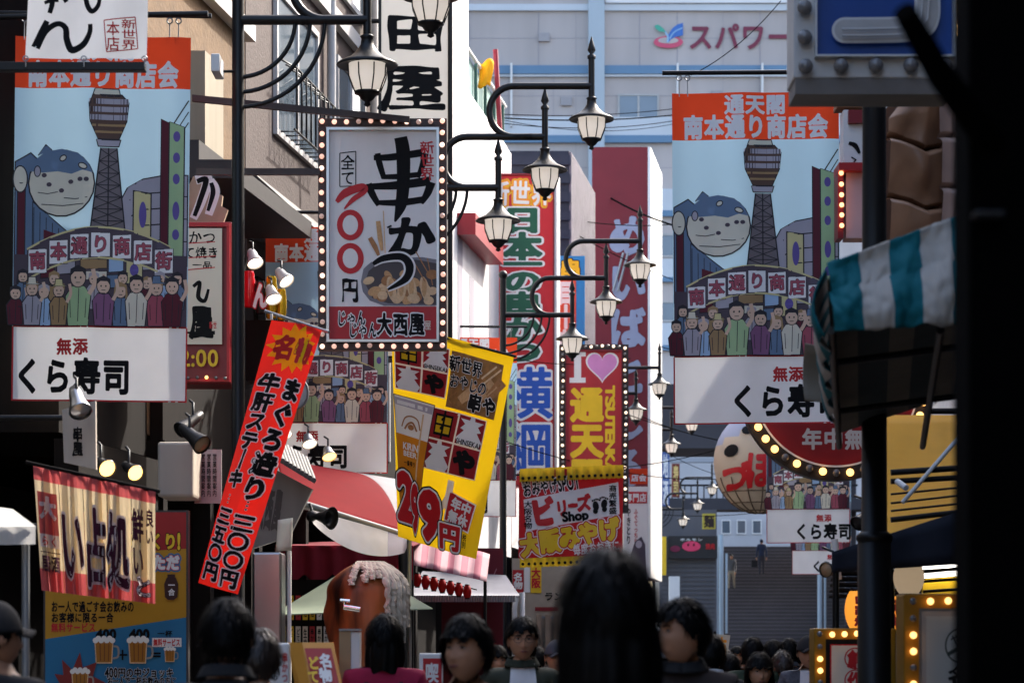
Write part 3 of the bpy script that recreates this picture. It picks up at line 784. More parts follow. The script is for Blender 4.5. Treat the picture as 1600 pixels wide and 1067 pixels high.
    for i_, (x, s, cm, hr, hat) in enumerate(((8,1,c_mr,c_ln,None),(30,1.15,c_gr,c_br,c_cr),(52,1.05,c_lb,c_gr,None),(72,1.1,c_br,c_br,c_ye),(106,1.5,c_lg,c_ln,None),(142,1.25,c_vi,c_ln,None),(172,1.1,c_bl,c_br,None),(200,1.3,c_cr,c_ln,None),(228,1.2,c_pk,c_br,c_bl),(256,1.25,c_mr,c_ln,None))):
        A.layer = L0+(i_ % 2)*9; townsfolk(A, x+(i_*11) % 7-3, 437, s*(1.16+.09*((i_*5) % 5-2)), cm, hr, hat)
    # lower advertisement: red rule, name, QR space left blank
    A.layer = 2; A.part('rule')
    A.line([(1,438),(277,438)], 3, txt_red, up=1)
    A.line([(1,439),(1,550),(277,550),(277,439)], 2.4, txt_red, up=1)
    A.layer = 3; A.part('lettering')
    A.text('通天閣', 86, 2, 190, 36, c_pw, bold=.04, res=34); A.text('南本通り商店会', 18, 35, 260, 76, c_pw, bold=.045, res=34)
    o = 95 if mirror else 0
    A.text('無添', 70+o, 455, 122+o, 481, txt_red, bold=.035, res=30); A.text('くら寿司', o+(-3 if mirror else 2), 484, 190+o, 540, ink, bold=.04, res=38)
    if mirror: A.text('司', 240, 484, 276, 540, ink, bold=.001, res=20) if False else None
    return A
_BAN = {}
def banner(px, py, D, mirror, label, rot=0.0, rod=(-30, 310), yaw=0.0):
    """px, py: top left corner in the photograph"""
    loc = P(px, py, D)
    if mirror not in _BAN:
        t = thing('street_banner', label, 'banner', (0,0,0), 'shopping street association banners')
        A = banner_art(mirror)
        res = A.build(lambda a, b, L: Vector((a*BS, ripple(a, b)-.00026*L, -b*BS)), t)
        for o in res.values(): o.data.polygons.foreach_set('use_smooth', [True]*len(o.data.polygons))
        _BAN[mirror] = t
        if mirror: hx = (12, 26, 262)
        else: hx = (258, 244, 14)
        m = MB(); r0, r1 = rod
        m.tube([(r0*BS, 0, .17), (r1*BS, 0, .17)], .02, 8); m.build('rod', black, t)
        for x in hx:
            m = MB(); pts = [Vector((x*BS+.022*math.sin(a), 0, .128+.022*math.cos(a))) for a in np.linspace(0, 6.28, 13)]
            m.tube(pts, .006, 5); m.tube([(x*BS, 0, .106), (x*BS, 0, -.03)], .005, 5); m.build('hook', grey_metal, t)
    else:
        t = copy_tree(_BAN[mirror]); t['label'] = label
    t.location = loc; t.rotation_euler = (0, R(rot), R(yaw)); _W[t] = loc
    return t
banner(24, 56, 20.4, False, 'large orange-topped street banner with tower picture, under the white calligraphy cloth', .8).scale = (1, 1, 1.045)
banner(415, 355, 26.95, False, 'orange-topped street banner partly covered by the bulb-framed skewer sign', .3).scale = (.925, 1, .93)
banner(673, 527, 41.5, False, 'orange-topped street banner peeking out behind the yellow beer nobori', .3)
banner(1050, 146, 21.5, True, 'orange-topped street banner right of the lamps, its corner under the blue bulb sign', -.4, rod=(-16, 300))
banner(1197, 590, 43.0, True, 'street banner hanging below the red round sign, beside the fish lantern', -.3)
banner(1238, 715, 61.0, True, 'smallest and farthest street banner, above the stairs', 0)

# ------------------------------------------------------------------ white calligraphy cloth and the dark bar under it
t = thing('calligraphy_cloth', 'white shop cloth with black brush letters and red seal above a black bar', 'cloth sign', P(136, 95, 15.5))
A = Art(cell=10); A.part('cloth'); A.poly([(46,-60),(232,-60),(229,92),(40,92)], c_wh, 0)
A.layer = 2; A.part('lettering')
A.line([(74,34),(66,52),(56,76)], [8,11,14], ink, smooth=True); A.line([(58,74),(72,50),(90,38),(102,44),(104,62),(112,78),(130,70),(140,52),(141,38)], [12,9,8,9,10,11,10,8,7], ink, smooth=True)
A.line([(70,6),(82,2),(92,2)], [5,7,5], ink, smooth=True); A.line([(84,-12),(82,8),(78,22)], [6,8,7], ink, smooth=True); A.line([(98,-6),(104,4)], [6,7], ink)
A.line([(132,-14),(136,8),(144,18),(154,8),(156,-14)], [7,8,8,7,5], ink, smooth=True)
A.part('seal')
for q in ([(163,33),(211,27)],[(211,27),(215,76)],[(215,76),(167,82)],[(167,82),(163,33)]): A.line(q, 1.6, txt_red, up=.2)
A.text('本店', 166, 34, 188, 80, txt_red, bold=.012, vert=True); A.text('新世界', 189, 30, 213, 77, txt_red, bold=.012, vert=True)
A.build(lambda a, b, L: P(a, b, 15.5)+Vector((0, .012*math.sin(a*.06+b*.02)-.0006*L, 0)), t)
m = MB(); a = P(-40, 104.5, 15.5); b = P(227, 104.5, 15.5); k = PX(15.5)*6.5; m.box((a.x, 15.48, a.z-k), (b.x, 15.56, a.z+k)); m.build('bar', black, t, bevel=.004)
for x in (40, 131, 226):
    m = MB(); c = P(x, 92, 15.46); m.tube([c+Vector((.016*math.sin(q),0,.016*math.cos(q))) for q in np.linspace(0,6.28,11)], .004, 5); m.tube([c, c-Vector((0,0,.05))], .004, 5); m.build('hook', grey_metal, t)
m = MB(); m.tube([P(-60, 28, 20.3), P(325, 22, 20.3)], .024, 8); solo(m, 'bracket_rod', black, 'long black rod carrying the large left street banner', 'rod')

# far left dark board
t = thing('snack_board', 'dark brown shop board with fat white letters and pink zeros at the upper left edge', 'sign', P(-10, 190, 21.2))
board(21.2, .12, -120, -20, 30, 198).build('panel', mat('board_brown', (0.05,0.032,0.025), .6), t)
A = Art(); A.part('lettering')
A.text('串か', -8, 12, 30, 135, paper, bold=.05, vert=True, out=ink, outw=.03, brush=.5)
A.text('0', 1, 138, 15, 193, mat('dull_pink', rgb(190,85,100), .5), bold=.09, out=paper, outw=.04, vert=True); A.text('0', 17, 138, 34, 193, mat('dull_pink', (0,0,0)), bold=.09, out=paper, outw=.04, vert=True)
A.build(flat(21.2), t)

# ------------------------------------------------------------------ red-framed shop sign and the cut-out letter board
t = thing('framed_shop_sign', 'red framed upright shop sign with cream face and yellow closing hour beside the lamp post', 'sign', P(320, 600, 22.5))
board(22.5, .45, 236, 347, 362, 600).build('cabinet', red_d, t, bevel=.01)
m = MB(); frame(22.5, -.003, 240, 350, 360, 597, 5, m, proud=.04); m.build('frame', red, t)
A = Art(); A.part('face'); A.rect(246, 357, 347, 538, cream)
A.part('lettering')
A.text('串かつ', 272, 360, 338, 382, ink, bold=.02, brush=.4); A.text('どて焼き', 268, 385, 342, 404, ink, bold=.02, brush=.4); A.text('一品', 300, 408, 332, 420, ink, bold=.02, brush=.4)
A.line([(270,382),(336,378)], 1.5, txt_red); A.line([(270,405),(338,400)], 1.5, txt_red); A.line([(280,423),(336,418)], 1.5, txt_red)
A.line([(302,448),(312,442),(310,464),(320,470),(326,452)], [5,6,7,6,4], ink, smooth=True)
A.text('屋', 296, 476, 334, 528, ink, bold=.05, brush=.8); A.line([(290,520),(336,520)], [3,6], ink)
A.text('新世', 327, 502, 339, 514, txt_red, bold=.02, res=20); A.text('22:00', 262, 545, 342, 573, yel, bold=.02)
A.build(flat(22.46), t)
bulbs(t, [(250+i*14.5, 591) for i in range(8)], 22.46, .016, bulb_am, lambda i: i != 5)
o0 = origin_of(t)
for i in range(17):
    o = bpy.data.objects.new('bulb', _BM[(round(.016,4), True, bulb_am)]); COL.objects.link(o); o.parent = t; e = P(362, 360+i*14, 22.5); o.location = Vector((e.x+.01, 22.62, e.z))-o0; o.rotation_euler = (0, 0, R(90))
t = thing('cutout_letter_board', 'pale wooden cut-out board with a thick black brush letter outlined in white', 'sign', P(325, 345, 22.9))
m = MB(); A = Art(); A.part('board'); A.poly([(286,360),(290,300),(302,276),(322,280),(334,300),(348,306),(346,322),(356,328),(350,345),(345,360)], mat('pale_timber', (.42,.3,.2), .7, .3, 8))
A.part('letter'); A.line([(306,282),(324,280),(314,316),(302,342)], [14,16,15,12], paper, smooth=True); A.line([(328,282),(336,300),(326,336)], [13,16,12], paper, smooth=True)
A.line([(308,284),(322,282),(312,316),(304,338)], [7,9,8,6], ink, smooth=True); A.line([(330,286),(333,302),(325,330)], [6,8,5], ink, smooth=True)
rs = A.build(flat(22.9, dl=.0012), t)
mo = rs['board'].modifiers.new('s', 'SOLIDIFY'); mo.thickness = .06; mo.offset = -1

# ------------------------------------------------------------------ skewer sign with bulb frame
t = thing('skewer_sign', 'white skewer restaurant sign with big brush letters inside a frame of glowing bulbs', 'sign', P(597, 545, 21.5))
D = 21.5
board(D, .14, 508, 196, 687, 536).build('box', mat('sign_back', (.2,.18,.18), .6), t)
m = MB(); frame(D, .1, 497, 185, 698, 547, 13, m, proud=.0); m.build('frame', brown_iron, t, bevel=.004)
m = MB(); frame(D-.045, .04, 510, 199, 686, 534, 4, m, proud=.0); m.build('inner_frame', steel, t)
A = Art(); A.part('face'); A.rect(514, 204, 683, 530, paper); A.rect(514, 479, 683, 530, red)
A.part('lettering')
for pts, w_ in (([(590,240),(593,256),(600,279)],[9,10,8]),([(584,247),(612,246),(660,239)],[8,11,12]),([(664,240),(661,256),(653,278)],[12,10,6]),([(597,277),(626,276),(656,273)],[7,9,8]),
                ([(575,288),(582,304),(592,321)],[12,11,8]),([(572,292),(620,290),(672,283)],[8,13,14]),([(674,285),(668,302),(658,318)],[14,12,7]),([(590,317),(626,317),(662,312)],[7,11,10]),
                ([(626,215),(630,240),(630,290),(626,322),(617,347)],[20,22,20,18,2])):
    A.line(pts, w_, ink, smooth=True)
A.text('か', 603, 336, 680, 402, ink, bold=.05, brush=.6, res=56); 
A.line([(583,413),(600,404),(628,402),(640,416),(634,436),(606,453)], [6,10,11,13,11,3], ink, smooth=True)
A.line([(612,353),(605,356)], 3, ink)
A.text('新世界', 656, 220, 679, 282, txt_red, bold=.02, vert=True, brush=.4, shear=-.12)
for q in ([(531,240),(556,237)],[(556,237),(556,291)],[(556,291),(531,292)],[(531,292),(531,240)]): A.line(q, 1.5, ink, up=.2)
A.text('全て', 532, 242, 555, 290, ink, bold=.015, vert=True, brush=.3)
A.line([(526,316),(540,302),(566,293),(569,300),(552,312),(538,327)], [6,13,12,8,8,2], txt_red, smooth=True)
for cy in (352, 404): A.ell(547.5, cy, 21, 24, txt_red, 28); A.ell(547.5, cy, 12, 15.5, paper, 28)
A.text('円', 532, 432, 562, 472, ink, bold=.02, brush=.8)
A.text('じゃん', 526, 484, 572, 510, ink, bold=.02, out=paper, outw=.07, brush=.5); A.text('じゃん', 544, 502, 590, 528, ink, bold=.02, out=paper, outw=.07, brush=.5)
A.text('大西屋', 588, 488, 664, 524, ink, bold=.035, out=paper, outw=.06, brush=.6)
A.text('屋', 663, 500, 674, 516, cream, bold=.01, res=20)
A.part('picture')
pl = mat('plate_grey', rgb(120,118,125), .5); fry = mat('fry_tan', rgb(205,160,110), .6, .35, 60); fry2 = mat('fry_brown', rgb(170,118,72), .6, .35, 60); fry3 = mat('fry_pale', rgb(222,188,145), .6, .3, 60)
A.layer = 6
A.poly([(564,440),(568,420),(582,408),(610,404),(660,402),(683,406),(683,478),(600,478),(578,470),(567,456)], pl)
A.poly([(570,442),(576,424),(590,412),(650,406),(683,412),(683,476),(606,474),(582,466)], mat('plate_dark', rgb(70,62,64), .5))
rnd = random.Random(3)
for i in range(26):
    x = rnd.uniform(574, 680); y = 428+rnd.uniform(0, 44)*(.6+.4*math.sin((x-570)/36))
    A.ell(x, y, rnd.uniform(6,11), rnd.uniform(5,8), rnd.choice((fry, fry2, fry3)), 14, up=.35, rot=rnd.uniform(-60,60))
for x in (612, 628, 644, 664): A.ell(x, 452, 7, 20, fry3, 16, up=.35, rot=rnd.uniform(-18,14)); A.ell(x-1, 449, 4, 15, fry, 14, up=.35)
for x, y in ((598,462),(620,468),(645,466),(670,470)): A.ell(x, y, 8, 7, fry3, 14, up=.35)
for (a, b) in (((640,398),(664,440)),((650,394),(672,432)),((668,404),(676,446))): A.line([a, b], 1.6, fry2, up=.35)
A.line([(591,346),(594,372),(597,392)], [7,8,4], fry, smooth=True); A.line([(578,372),(586,386),(592,400)], [7,8,4], fry2, smooth=True); A.line([(599,330),(602,396)], 1.6, fry3)
A.layer = 22; A.part('lettering'); A.line([(583,413),(600,404),(628,402),(640,416),(634,436),(606,453)], [10,15,17,19,17,7], paper, smooth=True)
A.line([(583,413),(600,404),(628,402),(640,416),(634,436),(606,453)], [6,10,11,13,11,3], ink, smooth=True)
A.build(flat(D-.006, dl=.0005), t)
rp = ring_pts(503.5, 191, 691.5, 541, 10, 19)
bulbs(t, rp, D, .0215, bulb_on, lambda i: (i*7+i//5) % 9 in (2, 8), y=-.012)
for (a, b, w_, lab) in (((300,153),(640,187),.03,'sloping maroon bar tying the skewer sign to the lamp post'),((306,268),(500,268),.03,'level brown bar holding the skewer sign off the lamp post')):
    m = MB(); m.slab([P(a[0],a[1]-5,21.45),P(b[0],b[1]-5,21.45),P(b[0],b[1]+5,21.45),P(a[0],a[1]+5,21.45)], (0,.05,0))
    solo(m, 'support_bar', brown_iron, lab, 'bar', 'bars holding the skewer sign')

# ------------------------------------------------------------------ cream vertical sign with black letters
t = thing('cream_vertical_sign', 'tall cream vertical sign with two black serif characters above the skewer sign', 'sign', P(650, 560, 33))
board(33, .5, 592, -60, 704, 560).build('cabinet', mat('sign_back', (0,0,0)), t)
m = MB(); frame(33, -.003, 592, -60, 704, 560, 3.5, m, proud=.03); m.build('frame', black, t)
A = Art(); A.part('face'); A.rect(596, -56, 700.5, 556, mat('cream_faint_glow', (0.76,0.67,0.56), .5, .06, 3, emit=.10)); A.part('lettering')  # cream face with a faint emission that brightens it
A.text('田', 598, 18, 700, 82, ink, bold=.022, brush=.7); A.text('屋', 588, 98, 700, 174, ink, bold=.022, brush=.7); A.text('本店', 596, 196, 698, 350, ink, bold=.022, vert=True)
A.build(flat(33, dl=.001), t)
m = MB(); m.tube([P(703.5, -20, 31.5), P(703.5, 548, 31.5)], .03, 8); solo(m, 'sign_pipe', black, 'thin black vertical pipe along the edge of the cream vertical sign', 'pipe')

# ------------------------------------------------------------------ slanted boxes that follow the street
def slbox(mb, x0, y0, x1, y1, D, depth, m=0, mside=None):
    a = P(x0, y0, D); b = P(x1, y1, D); s = SL*depth
    mb.hexa([(a.x,D,b.z),(b.x,D,b.z),(b.x+s,D+depth,b.z),(a.x+s,D+depth,b.z),(a.x,D,a.z),(b.x,D,a.z),(b.x+s,D+depth,a.z),(a.x+s,D+depth,a.z)], m)
# red champion skewer sign
t = thing('red_vertical_sign', 'tall red sign with green then blue white-edged letters behind the middle lamps', 'sign', P(812, 1022, 46)-Vector((0,0,1.6)))
m = MB(); slbox(m, 757, 272, 866, 760, 46, .45); m.build('cabinet', red, t)
m = MB(); a = P(866, 272, 46); b = P(866, 760, 46); m.hexa([(a.x+.004,46.0,b.z),(a.x+.05,46.0,b.z),(a.x+.05+SL*.45,46.45,b.z),(a.x+.004+SL*.45,46.45,b.z),(a.x+.004,46.0,a.z),(a.x+.05,46.0,a.z),(a.x+.05+SL*.45,46.45,a.z),(a.x+.004+SL*.45,46.45,a.z)]); m.build('side_panel', paper, t)
m = MB(); frame(46, -.003, 757, 272, 866, 760, 2.4, m, proud=.05); m.build('frame', red_d, t)
gr = mat('letter_green', rgb(22,88,62), .5); blu = mat('letter_blue', rgb(30,85,185), .5); oj = mat('letter_orange', rgb(240,150,30), .5); rr = mat('face_red', rgb(200,30,40), .5)
A = Art(); A.part('face'); A.rect(760, 275, 864, 757, rr)
A.part('lettering')
A.text('新世界', 764, 281, 862, 321, paper, bold=.03, out=oj, outw=.07, out2=yel, outw2=.1, jig=3)
for ch, y0, y1 in (('日',322,364),('本',362,408),('一',396,428),('の',420,458),('串',455,497),('か',492,535),('つ',530,568)):
    A.text(ch, 784, y0, 848, y1, gr, bold=.055, out=paper, outw=.06, res=40)
A.text('横', 780, 570, 866, 654, blu, bold=.022, out=paper, outw=.045, res=48); A.text('綱', 780, 656, 866, 744, blu, bold=.018, out=paper, outw=.045, res=48)
A.build(flat(46, dl=.0012), t)
# crimson tower sign with pale letters
t = thing('crimson_tower_sign', 'very tall crimson sign tower with pale handwritten letters and a sunlit white side', 'sign tower', P(968, 1022, 60)-Vector((0,0,1.6)))
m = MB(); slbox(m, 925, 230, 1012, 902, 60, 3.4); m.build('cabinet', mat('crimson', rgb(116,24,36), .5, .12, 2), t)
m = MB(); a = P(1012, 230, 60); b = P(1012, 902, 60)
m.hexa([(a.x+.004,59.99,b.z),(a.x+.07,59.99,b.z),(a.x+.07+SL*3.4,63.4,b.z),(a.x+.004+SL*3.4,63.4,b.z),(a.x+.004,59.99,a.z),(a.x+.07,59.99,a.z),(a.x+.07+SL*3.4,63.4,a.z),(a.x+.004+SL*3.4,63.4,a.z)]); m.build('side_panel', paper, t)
pb = mat('letter_pale_blue', rgb(146,150,172), .5)
A = Art(); A.part('lettering')
for i, ch in enumerate('めいばとしろ'): A.text(ch, 950, 334+i*72, 1010, 400+i*72, pb, bold=.05, brush=.8, jig=4)
A.build(flat(60, .02, .003), t)
m = MB(); 
for i in range(2): m.tube([P(958+i*7, 455, 59.8), P(974+i*7, 395, 59.8)], .03, 6)
m.build('brace', grey_metal, t)

# love sign
t = thing('heart_tower_sign', 'red sign with pink heart and yellow tower name, framed in small bulbs', 'sign', P(928, 1022, 44)-Vector((0,0,1.6)))
D = 44
board(D, .4, 874, 538, 982, 800).build('cabinet', mat('black_frame', (.02,.012,.012), .5), t)
m = MB(); frame(D, -.003, 884, 547, 972, 800, 2, m, proud=.05); m.build('frame', red_d, t)
A = Art(); A.part('face'); A.rect(886, 549, 970, 798, mat('love_red', rgb(176,40,46), .5)); A.part('lettering')
A.poly([(890,550),(915,550),(915,557),(908,557),(908,590),(915,590),(915,598),(890,598),(890,590),(897,590),(897,557),(890,557)], paper)
ht = [(941+22*(math.sin(k)**3)*1.05, 571-1.5*(13*math.cos(k)-5*math.cos(2*k)-2*math.cos(3*k)-math.cos(4*k))) for k in np.linspace(0, 6.2, 40)]
cx_, cy_ = 941, 573
A.poly([(cx_+(x-cx_)*1.12, cy_+(y-cy_)*1.12) for x, y in ht], paper); A.poly(ht, mat('heart_pink', rgb(215,140,195), .5))
A.text('通天閣', 890, 603, 944, 770, yel, bold=.05, vert=True, res=38)
for i, ch in enumerate('TSUTENKAKU'):
    A.text(ch, 944, 604+i*17, 963, 619+i*17, yel, bold=.05, vert=False, rot=90, res=24)
A.build(flat(D, dl=.0012), t)
bulbs(t, [(879, 545+i*8.4) for i in range(30)]+[(977, 545+i*8.4) for i in range(30)]+[(887+i*9, 541.5) for i in range(10)], D, .026, mat('bulb_small', (1,.72,.5), .3, 0, emit=.5), lambda i: i % 2 == 1)

# souvenir shop banner with yellow fringe
t = thing('souvenir_banner', 'red souvenir shop banner with footprints and a yellow fringe above and below', 'banner', P(892, 875, 34))
D = 34
A = Art(cell=12); A.part('cloth'); A.poly([(811,736),(974,728),(972,866),(810,872)], mat('cloth_red', rgb(165,28,34), .85, .12, 5, transl=.2), 0)
A.layer = 2; A.part('face'); A.poly([(818,780),(966,753),(968,803),(822,830)], c_wh)
A.part('lettering')
A.text('新世界', 815, 741, 858, 759, ink, bold=.035, out=c_wh, outw=.07, rot=-6, res=26); A.text('おみやげSPOT', 816, 747, 906, 770, ink, bold=.035, out=c_wh, outw=.07, rot=-9, res=26)
A.text('大阪名物', 818, 782, 832, 826, ink, bold=.02, vert=True, res=24); A.text('商売繁盛', 951, 757, 964, 803, ink, bold=.02, vert=True, res=24)
for ch, x0, y0, x1, y1 in (('ビ',828,776,868,822),('リ',868,780,888,806),('ー',886,776,904,802),('ズ',900,772,924,798)): A.text(ch, x0, y0, x1, y1, txt_red, bold=.07, rot=-8, brush=.6)
A.text('Shop', 878, 797, 920, 817, ink, bold=.05, rot=-6, res=30)
A.up()
for x, y, s in ((931,790,-1),(944,787,1)):
    A.ell(x, y, 4.8, 7.5, ink, 14, up=0, rot=s*10); A.ell(x+s*.5, y+8, 4, 4.5, ink, 12, up=.5)
    for k in range(5): A.ell(x-6*s+k*2.8*s, y-11+abs(k-1.5)*1.2, 1.4, 1.7, ink, 8, up=.1)
for ch, x0, y0 in (('大',812,838),('阪',842,832),('み',872,826),('や',902,820),('げ',934,814)):
    A.text(ch, x0, y0-6, x0+34, y0+30, yel, bold=.07, out=txt_red, outw=.05, out2=c_wh, outw2=.09, rot=-8, res=32)
A.text('毎度おおきに', 895, 846, 968, 864, c_wh, bold=.03, rot=-6, res=26)
rs = A.build(lambda a, b, L: P(a, b, D)+Vector((0, .03*math.sin(a*.05+b*.015)-.0009*L, 0)), t)
for (y0, y1, lab) in ((726,746,0),(866,880,1)):
    m = MB(); m.grid(lambda u, v: P(812+u*162, y0+v*(y1-y0)+(1-u)*6+(2*abs((u*22) % 1-.5) if v > .9 else 0), D-.05)+Vector((0,.03*math.sin(u*60),0)), 44, 3); m.build('fringe', mat('fringe_yellow', rgb(215,180,40), .8, .15, 9, transl=.3), t)
    m = MB()
    for k in range(17):
        q = P(817+k*9.4, y1-5+(1-k/17)*6, D-.09); m.ball(q, .022, 6)
    m.build('fringe_dot', ink, t)
m = MB(); m.tube([P(806, 742, D), P(978, 730, D)], .015, 6); m.build('rod', black, t)

# clutter of small signs between the souvenir banner and the crimson tower
t = thing('specialist_shop_sign', 'narrow white specialist shop sign with a gorilla grey picture below the crimson tower', 'sign', P(990, 905, 56))
board(56, .3, 974, 760, 1012, 905).build('panel', paper, t)
A = Art(); A.part('lettering'); A.rect(975, 768, 1011, 786, txt_red); A.text('専門店', 977, 770, 1010, 784, paper, bold=.03, res=26); A.text('やきとり', 978, 792, 986, 850, ink, bold=.02, vert=True, res=24); A.text('ふぐてっちり', 990, 794, 997, 850, txt_red, bold=.02, vert=True, res=24)
A.part('picture'); A.poly([(984,904),(984,870),(992,846),(1002,838),(1008,850),(1010,904)], c_dk); A.ell(998, 850, 5, 6, c_gr)
A.build(flat(56, .01, .002), t)
t = thing('orange_small_banner', 'small orange cloth banner with white letters tucked beside the crimson tower', 'banner', P(1000, 758, 54))
board(54, .02, 984, 732, 1012, 756).build('cloth', c_or, t); A = Art(); A.part('lettering'); A.text('店会', 986, 740, 1010, 752, c_wh, bold=.04, res=24); A.build(flat(54, .01, .002), t)
t = thing('yellow_blue_sign', 'blue and yellow vertical shop sign squeezed between the red sign and crimson tower', 'sign', P(890, 560, 52))
board(49, .3, 868, 400, 914, 560).build('panel', mat('panel_sky', rgb(40,130,190), .5), t)
A = Art(); A.part('lettering'); A.text('串', 874, 404, 908, 434, yel, bold=.05, out=ink, outw=.04); A.rect(869, 436, 900, 558, mat('panel_orange', rgb(205,75,45), .5)); A.text('目十あ', 870, 438, 898, 550, paper, bold=.06, vert=True); A.build(flat(49, dl=.0012), t)

# ------------------------------------------------------------------ nobori flags
def bil(tl, tr, br, bl, dtl, dtr, dbr, dbl, W_, H_, bulge=.06):
    def f(a, b, L):
        u, v = a/W_, b/H_
        x = (tl[0]*(1-u)+tr[0]*u)*(1-v)+(bl[0]*(1-u)+br[0]*u)*v; y = (tl[1]*(1-u)+tr[1]*u)*(1-v)+(bl[1]*(1-u)+br[1]*u)*v
        d = (dtl*(1-u)+dtr*u)*(1-v)+(dbl*(1-u)+dbr*u)*v
        return P(x, y, d)+Vector((bulge*.5*math.sin(v*5+1)*math.sin(u*3.1), -bulge*(1.6-abs(u-.55)*3.2)*(.35+.6*math.sin(v*4+.5))+.012*math.sin(u*11+v*6)-.0009*L, 0))
    return f
t = thing('beer_nobori', 'yellow beer and skewer nobori flag priced 299 yen swinging below the skewer sign', 'flag', P(690, 870, 23.8))
A = Art(cell=9); c_yel = mat('cloth_yellow', rgb(228,185,15), .85, .08, 4, transl=.25); dkr = mat('print_dark_red', rgb(150,18,30), .8)
A.part('cloth'); A.rect(0, 0, 130, 230, c_yel, 0)
A.layer = 2; A.part('picture')
def cells(x, y, w):
    h = w*.98
    A.rect(x-1, y-1, x+2*w+3, y+2*h+3, c_wh)
    A.rect(x, y, x+w, y+h, dkr); A.rect(x+w+2, y, x+2*w+2, y+h, dkr, 0); A.rect(x, y+h+2, x+w, y+2*h+2, dkr, 0); A.rect(x+w+2, y+h+2, x+2*w+2, y+2*h+2, dkr, 0)
    A.rect(x+w*.18, y+w*.14, x+w*.84, y+w*.86, ink)
    A.up()
    for i in (0,1):
        for j in (0,1): A.rect(x+w*(.24+.31*i), y+w*(.22+.31*j), x+w*(.47+.31*i), y+w*(.46+.31*j), c_yel, 0)
    A.line([(x+w*.51, y), (x+w*.51, y+h)], w*.08, ink)
    for ox, oy in ((x+w+2, y), (x, y+h+2)):
        A.poly([(ox+w*.42,oy),(ox+w*.58,oy),(ox+w*.6,oy+h*.12),(ox+w*.95,oy+h*.12),(ox+w*.75,oy+h*.28),(ox+w*.9,oy+h*.45),(ox+w*.75,oy+h*.5),(ox+w,oy+h*.8),(ox+w*.9,oy+h),(ox+w*.1,oy+h),(ox,oy+h*.8),(ox+w*.25,oy+h*.5),(ox+w*.1,oy+h*.45),(ox+w*.25,oy+h*.28),(ox+w*.05,oy+h*.12),(ox+w*.4,oy+h*.12)], c_wh)
    A.text('SHINSEKAI', x+w+3, y+h*.8, x+2*w+1, y+h, ink, bold=.02, res=22)
    A.text('や', x+w+4, y+h+4, x+2*w, y+2*h, ink, bold=.08)
cells(3, 14, 26); cells(45, 80, 32)
ph = mat('photo_brown', rgb(150,105,55), .7, .5, 30)
A.rect(60, 14, 120, 76, ph)
for k in range(5): A.line([(64+k*11, 70-k*4),(82+k*10, 52-k*5)], [9,12], (fry2, fry)[k % 2], up=.4)
A.line([(100,40),(118,20)], 2, fry3); A.line([(96,36),(112,18)], 2, fry3)
beer = mat('print_beer', rgb(214,132,10), .7, .1, 8); foam = mat('print_foam', rgb(238,234,226), .7, .06); 
A.poly([(0,74),(48,77),(42,200),(6,200)], c_ln); A.poly([(1,75),(47,78),(45.5,118),(2.5,116)], foam); A.poly([(2.5,116),(45.5,118),(41,199),(7,199)], beer); A.poly([(1.5,77),(46.5,80),(46.2,88),(1.8,85)], c_gr)
A.line([(4,82),(40,84)], 4, c_wh); A.line([(36,90),(33,180)], 2, fry3)
A.line([(10,108),(14,98),(22,95),(30,98),(34,108)], 1.6, fry2, smooth=True); A.line([(14,110),(18,104),(24,102),(30,110)], 2.2, fry2, smooth=True); A.ell(22, 107, 4, 3, fry2); A.text('KIRIN', 12, 124, 34, 132, c_wh, bold=.03, res=22); A.text('BEER', 13, 133, 33, 139, c_wh, bold=.03, res=20); A.text('一番搾り', 14, 143, 32, 149, ink, bold=.02, res=20)
A.line([(84,152),(82,172),(72,186)], [8,9,7], c_wh, smooth=True)
A.part('lettering'); A.up(4)
A.text('新世界', 58, 18, 96, 36, ink, bold=.03, brush=.5, out=foam, outw=.03); A.text('おやじの', 60, 38, 104, 54, ink, bold=.03, brush=.5, out=foam, outw=.03); A.text('串や', 84, 53, 120, 74, ink, bold=.05, brush=.6, out=foam, outw=.03)
A.opoly([(84,164),(118,172),(113,204),(79,196)], txt_red, c_wh, 1.6); A.text('年中', 87, 170, 114, 184, c_wh, bold=.05, rot=10, res=28); A.text('無休', 84, 184, 111, 198, c_wh, bold=.05, rot=10, res=28)
for ch, x0, y0, x1, y1 in (('2',4,154,29,208),('9',27,164,38,218),('9',42,166,70,222)): A.text(ch, x0, y0, x1, y1, txt_red, bold=.055, out=c_wh, outw=.03, out2=ink, outw2=.055, vert=True, res=48)
A.text('円', 70, 198, 104, 228, txt_red, bold=.05, out=c_wh, outw=.06, out2=ink, outw2=.1, res=36); A.text('税別', 106, 206, 112, 222, ink, bold=.02, vert=True, res=20)
A.build(bil((611,508),(803,556),(744,873),(622,838), 24.0,23.5,23.7,24.1, 130, 230, .10), t)
m = MB(); m.tube([P(600, 503, 23.95), P(806, 557, 23.45)], .014, 6); m.build('rod', black, t)

